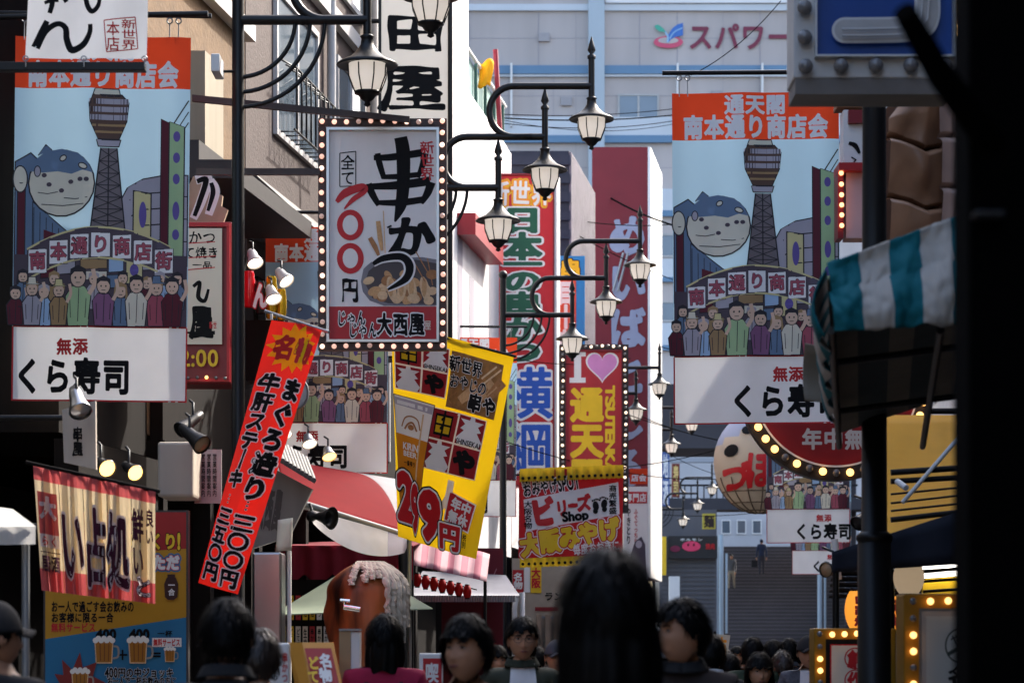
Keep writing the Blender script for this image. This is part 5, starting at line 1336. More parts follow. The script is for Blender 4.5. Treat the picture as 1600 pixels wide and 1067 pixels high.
for i in range(13):
    a0 = R(-108+i*10.5); n = 26; end = rn.uniform(.6, 1.0) if i > 4 else rn.uniform(.06,.30); wd = rn.uniform(.028,.046); vs = []
    for j in range(n+1):
        s_ = j/n*end; z = 79*k-s_*128*k; aa = a0+.05*noise.noise(Vector((i*3.1,j*.35,1))); w_ = wd*(.65+.8*noise.noise(Vector((i*1.7,j*.6,4))))*(1-.55*j/n)
        for q in range(5):
            a = aa+(q-2)*.5*w_/max(.16, logr(z)); r = logr(z)+.012+.022*(1-((q-2)/2)**2)+.012*noise.noise(Vector((i*2.,j*.8,q*1.)))
            vs.append(c+Vector((r*math.cos(a), r*math.sin(a), z+.012)))
    m.add(vs, [(j*5+q, j*5+q+1, (j+1)*5+q+1, (j+1)*5+q) for j in range(n) for q in range(4)], 0, False)
m.build('white_strip', mat('strip_white', (.64,.55,.44), .85, .55, 14, bump=.4), t, solid=.01)
m = MB(); e = P(538, 948, 18.6); m.tube([e, e+Vector((.12,-.03,-.02))], .022, 8); m.tube([e+Vector((.0,0,0)), e+Vector((0,0,.05))], .012, 6); m.tube([e+Vector((-.03,0,.05)), e+Vector((.04,0,.045))], .012, 6); m.build('tap', mat('chrome', (.75,.75,.76), .15, .1, metal=1.0), t)
# green market canopy
t = thing('green_canopy', 'pale green pyramid market canopy behind the rust-brown log', 'canopy', P(560, 1022, 24)-Vector((0,0,1.6)))
gcv = mat('canvas_green', rgb(170,182,155), .8, .12, 6, transl=.2); ap = P(556, 880, 24.5)
c1, c2, c3, c4 = P(425, 960, 23.4), P(676, 950, 23.4), P(660, 946, 25.9), P(440, 952, 25.9)
m = MB(); m.add([ap,c1,c2,c3,c4], [(0,1,2),(0,2,3),(0,3,4),(0,4,1)]); m.build('cloth', gcv, t, solid=.01)
m = MB(); m.tube([(ap.x,24.5,0), ap], .025, 8); m.build('pole', grey_metal, t)

# boards standing at street level
t = thing('white_menu_stand', 'white standing menu board with red and black brush writing', 'menu board', P(436, 1022, 12)-Vector((0,0,1.6)))
m = MB(); m.box(P(415, 1004, 12), (P(452,0,12).x, 12.05, .25)); m.build('board', paper, t, bevel=.01)
m = MB()
for x in (418, 449): m.tube([(P(x,0,12).x, 12.02, 0), (P(x,0,12).x, 12.02, .3)], .015, 6)
m.build('leg', black, t)
A = Art(); A.part('lettering'); A.text('串かつ', 440, 1018, 450, 1066, txt_red, bold=.03, vert=True); A.line([(418,1034),(426,1040),(420,1052),(414,1046)], 2, ink, smooth=True); A.ell(430, 1058, 4, 4, ink); A.ell(430, 1058, 2.6, 2.6, paper); A.text('どて焼', 430, 1018, 438, 1054, ink, bold=.02, vert=True); A.build(flat(12), t)
t = thing('orange_frame_board', 'slanted red menu poster in a thick orange wooden frame', 'menu board', P(490, 1022, 12.6)-Vector((0,0,1.6)))
fo = mat('frame_orange', rgb(215,150,60), .5, .15, 6)
def lean(x0, y0, x1, y1, x2, y2, x3, y3, d0, d1, th, mm, nm):
    m = MB(); m.slab([P(x0,y0,d0),P(x1,y1,d0),P(x2,y2,d1),P(x3,y3,d1)], (0,th,0)); return m.build(nm, mm, t)
lean(472,1003,520,1003,566,1220,512,1220, 12.8,12.3,.05, fo, 'frame')
lean(476,1012,517,1012,561,1212,521,1212, 12.76,12.26,.03, mat('poster_red', (0,0,0)), 'poster')
m = MB(); m.slab([P(450,1003,12.9),P(472,1003,12.8),P(512,1220,12.3),P(485,1220,12.5)], (0,.03,0)); m.build('side_frame', fo, t)
A = Art(); A.part('lettering')
rnd = random.Random(8)
A.text('名物串かつ', 500, 1020, 520, 1130, paper, bold=.05, vert=True, shear=-.2); A.text('どて焼土手', 482, 1024, 500, 1130, yel, bold=.05, vert=True, shear=-.2)
A.build(lambda a, b, L: P(a, b, 12.8-(b-1003)/217*.5)+Vector((0,-.05-.0006*L,0)), t)
t = thing('tan_box_post', 'tan and white square box post standing by the orange framed board', 'post', P(546, 1022, 13)-Vector((0,0,1.6)))
m = MB(); m.box(P(530, 985, 13), (P(548,0,13).x, 13.15, 0)); m.build('body', mat('post_tan', (.42,.27,.14), .5, .2, 5), t)
m = MB(); m.box((P(548,0,13).x+.001, 13.005, 0), (P(562,0,13).x, 13.145, P(0,987,13).z)); m.build('white_side', paper, t)
m = MB(); m.box(P(529.5, 982, 12.99), (P(562.5,0,13).x, 13.16, P(0,985,13).z+.001)); m.build('cap', grey_metal, t)
t = thing('smoking_sign', 'small white and red sign with a smoking character at street level', 'sign', P(673, 1022, 15)-Vector((0,0,1.6)))
m = MB(); m.box(P(655, 1020, 15), (P(692,0,15).x, 15.05, .3)); m.build('board', paper, t, bevel=.008)
A = Art(); A.part('lettering'); A.rect(661, 1028, 690, 1160, red); A.text('喫煙所', 664, 1034, 686, 1130, paper, bold=.03, vert=True); A.build(flat(15), t)
# beige posters and boards under the souvenir banner
t = thing('poster_wall', 'beige shop wall with posters and a curved arch under the souvenir banner', 'shop front', P(850, 1022, 38)-Vector((0,0,1.6)))
m = MB(); m.box(P(800, 872, 38.5), (P(930,0,38.5).x, 38.9, 0)); m.build('wall', mat('wall_beige', (.42,.35,.27), .75, .3, 4), t)
A = Art()
for i, (x0, y0, x1, y1, cm) in enumerate(((801,890,818,925,red),(819,880,828,925,paper),(829,882,846,926,yel),(836,948,872,954,red_d),(838,962,868,966,grey_metal))):
    A.part('poster#%d' % i); A.rect(x0, y0, x1, y1, cm)
A.part('lettering'); A.text('ラン', 850, 924, 880, 938, ink, bold=.03, brush=.5); A.text('名物', 802, 894, 817, 920, paper, bold=.04, vert=True); A.text('大阪', 830, 886, 845, 918, txt_red, bold=.04, vert=True)
A.build(flat(38.5, .01, .002), t)
m = MB()
for i, x in enumerate((838, 852, 866)): m.box(P(x, 960, 38.3), (P(x+8,0,38.3).x, 38.49, 0))
m.build('door_slat', mat('slat_tan', (.3,.22,.16), .7, .3, 6), t)
m = MB(); m.tube([P(804,1022,37.9)-Vector((0,0,1.6)), P(804,950,37.9), P(808,930,37.9), P(816,925,37.9), P(816,990,37.9)], .04, 8); m.build('arch', white_paint, t)

for i in range(7):
    x, y = 652+i*13, 906+i*3; c = P(x, y, 31); m = MB(); n = 10
    m.lathe(c, [(.052*(math.sin(math.pi*(.12+.76*j/n)))**.6, -.075+.15*j/n) for j in range(n+1)], 12, 0)
    m.lathe(c, [(.03,.075),(.03,.09),(.001,.09)], 10, 1); m.lathe(c, [(.03,-.075),(.03,-.09),(.001,-.09)], 10, 1)
    solo(m, 'red_paper_lantern', [mat('lantern_red', rgb(190,24,30), .6, .2, 6, transl=.2), black], 'tiny red paper lantern in the string beside the dark lamp post', 'lantern', 'string of tiny red lanterns')
m = MB(); m.tube([P(640,896,31), P(745,921,31)], .008, 5); solo(m, 'overhead_cable', cord_mat, 'cord carrying the string of tiny red lanterns', 'cord')
t = thing('price_card_rack', 'dark rack of hanging price cards in the shade under the scalloped canopy', 'rack', P(470, 1022, 27.5)-Vector((0,0,1.6)))
m = MB(); m.box(P(436, 905, 27.6), (P(520,0,27.6).x, 27.7, 0)); m.build('board', dark_wood, t)
rnd = random.Random(12); A = Art()
for i in range(14):
    x, y = 440+(i % 7)*11, 930+(i//7)*48; A.part('price_card#%d' % i); A.rect(x, y, x+8, y+38, (cream, paper, yel, red)[rnd.randrange(4)]); A.up()
    A.text(rnd.choice(('串かつ','どて焼','生中','冷酒')), x+1, y+3, x+7, y+34, ink, bold=.02, vert=True, res=18)
A.build(flat(27.58), t)
# ------------------------------------------------------------------ right side: poles, awnings, lanterns
t = thing('black_pole', 'thick black pole carrying the blue bulb sign, thicker below the awning', 'pole', P(1366, 1022, 13)-Vector((0,0,1.6)))
x = P(1366, 0, 13).x
m = MB(); m.tube([(x,13,0),(x,13,P(0,842,13).z),(x,13,P(0,838,13).z),(x,13,P(0,122,13).z)], [.088,.085,.066,.06], 18); m.build('shaft', black, t)
m = MB(); m.lathe((x,13,P(0,846,13).z), [(.088,0),(.094,.01),(.094,.03),(.07,.05)], 18); m.build('collar', black, t)

near_blk = mat('near_black', (0.002,0.002,0.002), 1.0, 0, spec=.02)
# near black post with a lever arm (out of focus)
t = thing('near_black_post', 'blurred black post filling the right edge with a slanting black lever arm', 'post', P(1580, 1022, 4.4)-Vector((0,0,1.6)))
m = MB(); a = P(1514, 0, 4.4); b = P(1680, 0, 4.4); m.box((a.x, 4.4, 0), (b.x, 4.56, 3.4)); m.build('shaft', near_blk, t, bevel=.006)
m = MB(); m.tube([P(1413, 18, 4.2), P(1470,118,4.3), P(1552, 225, 4.42)], [.019,.024,.028], 12); m.build('lever', near_blk, t)
m = MB(); m.box(P(1524, 338, 4.36), P(1548, 350, 4.5)); m.build('clamp', mat('clamp_dark', (.015,.015,.016), .6), t, bevel=.004)

# teal striped awning
t = thing('teal_awning', 'teal and white striped awning with shade painted into its underside beside the black pole', 'awning', P(1400, 1022, 11)-Vector((0,0,1.6)))
teal = mat('canvas_teal', rgb(0,105,115), .8, .12, 5, transl=.12); ivory = mat('canvas_ivory', (.52,.48,.43), .8, .14, 5, transl=.12)
def face(u, v):
    x = (1292+u*243)+v*(0+12*(1-u)); yt = 412-u*90; yb = 522-u*14; y = yt+(yb-yt)*v
    bulge = -.10*max(0, (v-.12))**.8-(.04*math.sin(max(0,v-.45)*5.7))
    return P(x-(4 if v > .4 else 0), y, 9.75)+Vector((0, bulge+.012*math.sin(u*23+v*3)*v+.030*noise.noise(Vector((u*7,v*3,2)))+.012*noise.noise(Vector((u*20,v*9,5))), .012*noise.noise(Vector((u*9,0,1)))*v))
m = MB(); m.grid(face, 101, 30, mfn=lambda u, v: int((u*1.0+.0)*5.06) % 2); m.build('front_cloth', [teal, ivory], t, solid=.008)
def side(u, v):                                # street-side drop following the awning's length
    D = 9.7+u*3.2; s_ = SL*(D-9.7); a = P(1289, 0, 9.7).x
    return Vector((a+s_-.05*math.sin(v*3)-.02*math.sin(u*30)*v, D, P(0,424,9.75).z-.0-v*.25-.06*u*v))
m = MB(); m.grid(side, 48, 6, mfn=lambda u, v: int(u*14) % 2); m.build('side_cloth', [teal, ivory], t, solid=.008)
zt = P(0, 470, 9.75).z
def under(u, v):
    D = 9.75+v*3.3; a = P(1292, 0, 9.75).x+SL*(D-9.75)
    return Vector((a+u*.85, D, P(0,424,9.75).z-.03+u*.28-.30*v*v))
shade_pale = mat('canvas_shaded_pale', (.19,.16,.12), .85, .2, 6, transl=.1); shade_dark = mat('canvas_shaded_dark', (.05,.06,.055), .85, .2, 6, transl=.05)  # underside stripes in brown and near-black: shade of the canvas put into colour
m = MB(); m.grid(under, 30, 10, mfn=lambda u, v: int(u*7) % 2); m.build('roof_cloth', [shade_pale, shade_dark], t, solid=.008)
m = MB(); m.grid(lambda u, v: Vector((P(1262,0,12.9).x+u*.9, 13.02+.1*math.sin(v*3), P(0,535,13).z-v*(.29-.05*u)-.03*math.sin(u*6))), 30, 6, mfn=lambda u, v: int(u*7) % 2); m.build('back_cloth', [shade_pale, shade_dark], t, solid=.008)
m = MB(); a = P(1292, 0, 9.75).x
for D, dz in ((9.9, .0), (11.2, -.05), (12.4, -.15)): m.tube([(a+SL*(D-9.75)+.02, D, zt-.02+dz), (a+SL*(D-9.75)+.95, D, zt+.1+dz)], .016, 7)
for u in (.03, .45, .85): m.tube([(a+u, 9.85, zt-.1), (a+u+.42, 12.9, zt-.3)], .016, 7)
m.build('frame', black, t)

# giant carved brown sculpture
t = thing('carved_figure', 'giant carved brown figure with folded robe panels behind the black pole', 'sculpture', P(1440, 400, 16))
cv = mat('carved_brown', rgb(150,108,80), .5, .45, 4, bump=.3); cvd = mat('carved_dark', rgb(100,62,40), .55, .4, 6, bump=.3)
def robe(u, v):
    x = 1378+u*84; y = 150+v*290; edge = max(0, (200-y)/50)*40
    x = x+edge*(1-u)
    k = (v*290+34*abs(u-.62)-10*u)/92.0; f = k-math.floor(k)
    pr = (.36*(1-(1-f/.22)**2) if f < .22 else .36-.13*(f-.22))
    pr += .14-.50*(u-.55)**2+.05*noise.noise(Vector((u*3,v*6,math.floor(k)*3.1)))+.03*math.floor(k)
    return P(x, y, 16.1)+Vector((0, -pr, 0))
m = MB(); m.grid(robe, 60, 200); m.build('robe', cv, t)
def sleeve(u, v):
    y = 146+v*290; x = 1456+u*24+8*math.sin(v*3); k = (v*290+14*abs(u-.5))/78.0; f = k-math.floor(k)
    pr = (.24*(1-(1-f/.25)**2) if f < .25 else .24-.1*(f-.25))+.14*math.sin(u*3.14)
    return P(x, y, 15.75)+Vector((0, -pr, 0))
m = MB(); m.grid(sleeve, 24, 170); m.build('sleeve', mat('carved_mauve', rgb(150,122,110), .5, .35, 5, bump=.3), t)
m = MB()
for k in range(11): m.tube([P(1480+k*4, 150-k*6, 15.9), P(1484+k*4, 300, 15.85), P(1489+k*4, 430, 15.8)], [.02,.022,.024], 6)
m.build('hair_strand', cvd, t)
m = MB(); m.slab([P(1384,170,16.4),P(1520,40,16.4),P(1530,440,16.4),P(1376,440,16.4)], (0,.4,0)); m.build('back_body', cvd, t)
# strip sign with bulbs left of the pole
t = thing('bulb_strip_sign', 'narrow red edged sign with white panels and orange bulbs beside the black pole', 'sign', P(1332, 370, 18))
board(18, .2, 1318, 172, 1352, 256).build('face_panel', paper, t)
board(17.95, .25, 1326, 172, 1352, 192).build('red_cap', red_d, t)
board(17.9, .3, 1311, 254, 1352, 266).build('red_bar', red, t)
board(18, .2, 1322, 268, 1352, 372).build('lower_panel', mat('panel_pink', rgb(205,170,170), .6, .15, 5), t)
board(17.98, .2, 1309, 268, 1318, 372).build('bulb_strip', red_d, t)
board(18.05, .2, 1308, 144, 1352, 168).build('orange_canopy', mat('canopy_orange', rgb(150,92,50), .6, .3, 8), t)
A = Art(); A.part('brush_mark'); A.line([(1326,224),(1336,228),(1343,240)], [5,8,4], ink, smooth=True); A.line([(1330,246),(1337,250),(1334,254)], 2, ink); A.build(flat(18), t)
bulbs(t, [(1313.5, 272+i*16.5) for i in range(6)], 17.98, .017, mat('bulb_orange', (1,.38,.16), .3, 0, emit=.9), lambda i: False)
t = thing('gold_bead_panel', 'glittering golden bead panel high behind the blue bulb sign', 'sign', P(1502, 60, 19))
board(19, .1, 1488, -60, 1560, 60).build('panel', mat('bead_back', rgb(120,80,25), .5), t)
m = MB(); rn = random.Random(4)
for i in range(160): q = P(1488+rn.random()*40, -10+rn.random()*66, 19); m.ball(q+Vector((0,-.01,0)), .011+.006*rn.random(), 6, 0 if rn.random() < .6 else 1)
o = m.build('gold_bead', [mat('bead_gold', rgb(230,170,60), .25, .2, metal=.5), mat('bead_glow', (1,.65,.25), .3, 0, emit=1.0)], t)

# yellow awning with rods
t = thing('yellow_awning', 'yellow canvas awning with a white strut and black rods behind the black pole', 'awning', P(1450, 1022, 17)-Vector((0,0,1.6)))
ya = mat('canvas_yellow', rgb(225,165,20), .8, .1, 5, transl=.3)
m = MB(); m.grid(lambda u, v: P(1384+u*150, 650+v*(206-u*34)+3*math.sin(v*3)*math.sin(u*7), 18.6-v*2.4)+Vector((0,.03*noise.noise(Vector((u*5,v*4,1)))+.01*math.sin(u*31)*v,0)), 60, 14); m.build('cloth', ya, t, solid=.008)
m = MB(); m.tube([P(1508,672,16.3), P(1410,785,16.2)], .014, 8); m.build('strut', white_paint, t)
m = MB()
for y0, y1, r in ((738,730,.022),(752,745,.02),(772,760,.008),(786,772,.008),(798,785,.008),(812,798,.02)): m.tube([P(1392,y0,16.3), P(1515,y1,16.3)], r, 6)
m.build('rod', black, t)
m = MB(); m.tube([P(1402,752,16.1), P(1416,762,16.0)], .02, 8); m.build('lamp_tube', white_paint, t)
m = MB()
for x in (1392, 1520): m.tube([P(x,845,16.6), (P(x,0,16.6).x, 16.6, 0)], .025, 6)
m.build('pole', black, t)
t = thing('navy_awning', 'dark navy cloth awning sloping behind the black pole above the lanterns', 'awning', P(1400, 1022, 15.5)-Vector((0,0,1.6)))
m = MB(); m.grid(lambda u, v: P(1300+u*220, 862-u*70+v*(32+u*56), 15.2)+Vector((0,.02*math.sin(u*14),0)), 30, 4); m.build('valance', mat('canvas_navy', (.010,.013,.024), .85, .2, 6), t, solid=.008)
m = MB(); m.slab([P(1300,862,15.22),P(1520,792,15.22),P(1520,800,16.1),P(1310,866,16.1)], (0,0,-.008)); m.build('roof', mat('canvas_navy', (0,0,0)), t)
m = MB()
for x in (1306, 1516): m.tube([P(x,885,15.3), (P(x,0,15.3).x, 15.3, 0)], .02, 6)
m.build('pole', black, t)
t = thing('fluorescent_light', 'bright fluorescent shop lights under the navy awning by the near post', 'light', P(1475, 905, 17))
for (y0, y1) in ((882,874),(896,888)):
    m = MB(); m.slab([P(1442,y0,17),P(1530,y1,17),P(1530,y1+9,17),P(1442,y0+7,17)], (0,.05,0)); m.build('tube', mat('tube_white', (1,.95,.88), .3, 0, emit=1.1), t)
m = MB(); m.slab([P(1442,905,17.1),P(1530,898,17.1),P(1530,935,17.1),P(1442,930,17.1)], (0,.05,0)); m.build('yellow_board', yel, t)
m = MB()
for k in range(3): m.tube([P(1442,892+k*16,16.95), P(1530,886+k*16,16.95)], .012, 6)
m.build('rail', black, t)
def lantern_thing(px, py, D, rx, ry, cm, txt, lab, tm, nm='paper_lantern'):
    c = P(px, py, D); k = PX(D); t = thing(nm, lab, 'lantern', c-Vector((0,0,ry*k)), 'paper lanterns')
    n = 26; m = MB(); m.lathe(c, [(rx*k*(math.sin(math.pi*(.12+.76*i/n)))**.55*(1+.02*(i % 2)), -ry*k+2*ry*k*i/n) for i in range(n+1)], 24); m.build('shade', cm, t)
    m = MB()
    for s_ in (-1, 1): m.lathe(c+Vector((0,0,s_*ry*k)), [(.001,.02*s_),(rx*k*.62,.02*s_),(rx*k*.62,-.01*s_),(.001,-.01*s_)], 16)
    m.build('cap', black, t)
    if txt:
        A = Art(); A.part('lettering'); A.text(txt, px-rx*.4, py-ry*.8, px+rx*.6, py+ry*.85, tm, bold=.05, vert=True, brush=.5)
        A.build(lambda a, b, L: Vector((P(a,b,D).x, D-math.sqrt(max(.0004,(rx*k)**2-(P(a,b,D).x-c.x)**2))-.012-.0004*L, P(a,b,D).z)), t)
    return t
lantern_thing(1340, 952, 18, 20, 30, mat('lantern_orange', (.85,.36,.04), .6, .15, 5, transl=.3, emit=.28), '山家焼', 'glowing orange lantern with red characters left of the black pole', txt_red)
lantern_thing(1398, 958, 18.6, 18, 28, mat('lantern_orange', (0,0,0)), '酒場', 'second orange lantern, mostly hidden behind the black pole', txt_red)
lantern_thing(1420, 902, 16, 24, 26, mat('lantern_white', (.60,.47,.32), .6, .12, 5, transl=.4, emit=.16), '', 'white paper lantern warmly lit, right of the black pole under the navy awning', txt_red)
t = thing('shop_eave', 'dark wooden eave with slats beneath the navy awning', 'eave', P(1330, 925, 19))
m = MB()
for k in range(5): m.box(P(1312-k*1, 892+k*9, 18.8), (P(1520,0,18.8).x, 19.3, P(0,896+k*9,18.8).z))
m.build('slat', dark_wood, t)
spotlight(1290, 890, 18, (-.6,-.7,-.1), .055, 'black spotlight poking out under the navy awning toward the stairs', mat('lens_dim', (0,0,0)), can, .16)
spotlight(1340, 818, 19, (-.5,-.6,-.5), .06, 'black spotlight above the navy awning beside the black pole', can, can, .2)
m = MB(); m.tube([P(1304,842,18.2), P(1310,905,18.2)], .025, 7); solo(m, 'white_rod', white_paint, 'short white rod standing over the smallest street banner', 'rod')

# gold framed signs at street level
gold = mat('frame_gold', rgb(160,115,25), .4, .2, 6, metal=.3)
def gold_sign(D, x0, y0, x1, lab, nm):
    t = thing(nm, lab, 'sign', P((x0+x1)/2, 1022, D)-Vector((0,0,1.6)))
    b = P(x1, 0, D); a = P(x0, y0, D)
    m = MB(); m.box((a.x, D, .25), (b.x, D+.25, a.z)); m.build('cabinet', gold, t, bevel=.008)
    m = MB(); m.box((a.x+.05, D+.03, 0), (b.x-.05, D+.2, .249)); m.build('plinth', black, t)
    return t
t = gold_sign(15, 1272, 981, 1400, 'gold framed bulb sign with red round characters, left of the black pole', 'gold_bulb_sign')
A = Art(); A.part('face'); A.rect(1290, 998, 1384, 1300, ink); A.rect(1297, 1006, 1377, 1300, txt_red); A.rect(1299, 1008, 1375, 1300, cream)
A.part('lettering')
for i, ch in enumerate('創作料理'):
    A.ell(1336, 1028+i*34, 17, 17, txt_red, 24); A.ell(1336, 1028+i*34, 15, 15, cream, 24); A.text(ch, 1323, 1014+i*34, 1349, 1043+i*34, txt_red, bold=.05)
A.build(flat(15), t)
bulbs(t, [(1280, 990+i*19) for i in range(8)]+[(1299+i*19.5, 990) for i in range(5)], 15, .017, bulb_am, lambda i: i in (0, 1, 4))
t = gold_sign(12, 1412, 927, 1560, 'gold framed bulb sign with a round crest, right of the black pole', 'crest_bulb_sign')
A = Art(); A.part('face'); A.rect(1436, 950, 1540, 1300, steel); A.rect(1440, 955, 1536, 1300, mat('frame_grey', (.3,.3,.3), .5)); A.rect(1447, 962, 1530, 1300, mat('face_grey', (.42,.44,.43), .5, .1, 3))
A.part('crest'); gk = mat('crest_green', (.02,.035,.03), .6)
A.ell(1503, 1008, 27, 29, gk, 36); A.ell(1503, 1008, 24.5, 26.5, mat('face_grey', (0,0,0)), 36)
for k in range(3):
    a = R(90+k*120); A.line([(1503,1008),(1503+25*math.cos(a),1008-27*math.sin(a))], 6, gk, up=.4)
A.ell(1503, 1008, 11, 12, gk, 6); A.ell(1503, 1008, 8, 9, mat('face_grey', (0,0,0)), 6); A.text('て', 1500, 986, 1520, 1004, ink, bold=.03); A.text('や', 1484, 990, 1500, 1006, ink, bold=.03); A.text('山', 1494, 1016, 1512, 1032, txt_red, bold=.03)
A.part('lettering'); A.text('名物', 1480, 1038, 1512, 1104, ink, bold=.03, vert=True, brush=.6)
A.build(flat(12), t)
bulbs(t, [(1425, 939+i*26) for i in range(9)]+[(1452+i*28, 939) for i in range(4)], 12, .0165, bulb_am, lambda i: i in (0, 1, 4, 6))

# giant puffer fish lantern
t = thing('fish_lantern', 'giant round puffer fish lantern with red characters hanging above the stairs', 'lantern', P(1183, 802, 48))
c = P(1186, 722, 48); k = PX(48); rx, rz, ry = 71*k, 80*k, 71*k
fb = mat('fish_cream', (.66,.56,.42), .6, .12, 2, transl=.3); fbk = mat('fish_back', (.42,.47,.60), .6, .15, 2, transl=.2)
m = MB(); n = 26; h = 20
vs = []; 
for i in range(h+1):
    th = math.pi*i/h
    for q in range(n): a = 2*math.pi*q/n; vs.append(c+Vector((rx*math.sin(th)*math.cos(a), ry*math.sin(th)*math.sin(a), rz*math.cos(th))))
kk = len(m.v); m.v.extend([tuple(v) for v in vs])
for i in range(h):
    for q in range(n):
        f = [i*n+q, (i+1)*n+q, (i+1)*n+(q+1) % n, i*n+(q+1) % n]; ce = sum((vs[j] for j in f), Vector())/4
        m.f.append(f); m.s.append(True); m.m.append(1 if (ce.z-c.z)/rz-.55*(ce.x-c.x)/rx > .80 else 0)
m.build('body', [fb, fbk], t)
def onfish(a, b, L):
    q = P(a, b, 48); dx, dz = (q.x-c.x)/rx, (q.z-c.z)/rz; s_ = max(.02, 1-dx*dx-dz*dz)
    return Vector((q.x, c.y-ry*math.sqrt(s_)*1.012-.012-.001*L, q.z))
A = Art(cell=5); A.part('spot'); A.ell(1138, 708, 11, 9, ink, 20, rot=-40); A.ell(1163, 676, 9, 7, ink, 18, rot=-20); A.ell(1194, 656, 9, 6, ink, 18)
A.part('lettering'); A.text('づ', 1124, 722, 1164, 772, txt_red, bold=.055, rot=8, brush=.3, res=44); A.text('ぼ', 1158, 706, 1204, 766, txt_red, bold=.05, brush=.3, res=44); A.text('ら', 1204, 706, 1240, 766, txt_red, bold=.05, res=34)
A.build(onfish, t)
m = MB()
for a in np.linspace(0, math.pi*2, 17)[:-1]: m.tube([c+1.006*Vector((rx*math.sin(th)*math.cos(a), ry*math.sin(th)*math.sin(a), rz*math.cos(th))) for th in np.linspace(1.9, 3.05, 10)], .012, 4)
for th in (2.2, 2.5, 2.8): m.tube([c+1.006*Vector((rx*math.sin(th)*math.cos(a), ry*math.sin(th)*math.sin(a), rz*math.cos(th))) for a in np.linspace(0, 6.2832, 30)], .012, 4)
m.build('rib', mat('rib_brown', (.16,.11,.07), .6), t)
m = MB(); m.lathe(c+Vector((rx*.75,-.3,-.1)), [(.001,-.5),(.4,-.3),(.5,.0),(.3,.3),(.001,.42)], 12); m.build('fin', fbk, t)
m = MB(); m.tube([c+Vector((0,0,rz)), c+Vector((0,0,rz+1.6))], .05, 6); m.tube([c+Vector((0,0,rz+1.6)), FR(48, .1, c.z+rz+1.6)], .07, 6); m.build('hanger', black, t)

# brackets that carry the hanging things, back to the house fronts
def mount(name, x, y, D, side, r=.03, dz=0.0):
    t = [o for o in bpy.data.objects if o.parent is None and o.name == name][0]
    a = P(x, y, D); a.y = D+.12; F = FR if side > 0 else FL
    m = MB(); m.tube([a, F(a.y, -.02, a.z+dz)], r, 8); m.build('bracket', black, t)
mount('carved_figure', 1500, 180, 16.5, 1); mount('carved_figure', 1500, 380, 16.5, 1)
mount('gold_bead_panel', 1540, -20, 19, 1); mount('gold_bead_panel', 1540, 40, 19, 1)
mount('teal_awning', 1525, 440, 9.9, 1, .02, .2); mount('teal_awning', 1525, 500, 12.2, 1, .02, .2)
mount('round_red_sign', 1400, 560, 24, 1); mount('round_red_sign', 1400, 640, 24, 1)
mount('bulb_strip_sign', 1345, 200, 18, 1); mount('bulb_strip_sign', 1345, 340, 18, 1)
mount('yellow_awning', 1500, 670, 18, 1); mount('yellow_blue_sign', 880, 450, 49.2, -1)
mount('framed_shop_sign', 250, 400, 22.6, -1); mount('framed_shop_sign', 250, 560, 22.6, -1)
mount('cream_vertical_sign', 600, 30, 33.1, -1); mount('cream_vertical_sign', 600, 420, 33.1, -1)
mount('red_vertical_sign', 770, 330, 46.1, -1); mount('red_vertical_sign', 770, 600, 46.1, -1)
mount('hanging_wood_board', 105, 650, 17, -1, .02); mount('menu_board', 75, 820, 17.6, -1, .02)
for o in [o for o in bpy.data.objects if o.parent is None and o.name.startswith('street_banner')]:
    a = _W[o]
    if a.x > 1: m = MB(); m.tube([a+Vector((1.5, 0, .17)), FR(a.y, -.02, a.z+.17)], .02, 8); m.build('bracket', black, o)
from mathutils.bvhtree import BVHTree
# ------------------------------------------------------------------ people
skin_m = mat('skin', (.43,.215,.125), .5, .08, 20, spec=.35); hair_m = mat('hair_black', (.0028,.0025,.0025), .5, .3, 40, spec=.10); hair_b = mat('hair_brown', (.028,.017,.012), .42, .3, 40)
lip_m = mat('lip', (.19,.05,.045), .45, .05); eye_w = mat('eye_white', (.38,.36,.34), .2, .02); eye_d = mat('eye_dark', (.012,.008,.006), .1, .02)
shoe_m = mat('shoe_black', (.02,.02,.02), .5); denim = mat('denim', (.04,.05,.09), .85, .3, 30)
NU, NV = 60, 46
def head_point(th, ph, grow=0.0):
    """th from the crown down, ph around from the face (-Y)"""
    x = .076*math.sin(th)*math.sin(ph); y = -.096*math.sin(th)*math.cos(ph); z = .118*math.cos(th)
    if z < -.015:
        t = min(1, (-.015-z)/.103); x *= 1-.34*t*t
        if y > 0: y *= 1-.5*t
        else: y *= 1-.10*t*t; y -= .012*t*(1-abs(x)/.08)
    if y < 0: y *= 1-.10*math.exp(-(z-.05)**2/.004)
    if grow == 0 and y < 0:
        ax = abs(x)
        up = max(0, min(1, (.024-z)/.058)) if z > -.036 else max(0, 1-(-.036-z)/.010)
        y -= .024*math.exp(-(x/.0105)**2)*up+.006*math.exp(-((ax-.011)/.006)**2-((z+.033)/.007)**2)
        y += .011*math.exp(-((ax-.031)/.016)**2-((z-.012)/.012)**2)
        y -= .004*math.exp(-((z-.031)/.008)**2)*(1 if ax < .055 else 0)
        y -= .007*math.exp(-(x/.02)**2-((z+.063)/.010)**2)
        y += .004*math.exp(-(x/.022)**2-((z+.063)/.0022)**2)+.004*math.exp(-(x/.02)**2-((z+.080)/.006)**2)
        y -= .005*math.exp(-((ax-.042)/.018)**2-((z+.018)/.018)**2)
    n = Vector((x, y, z)); return n+n.normalized()*grow
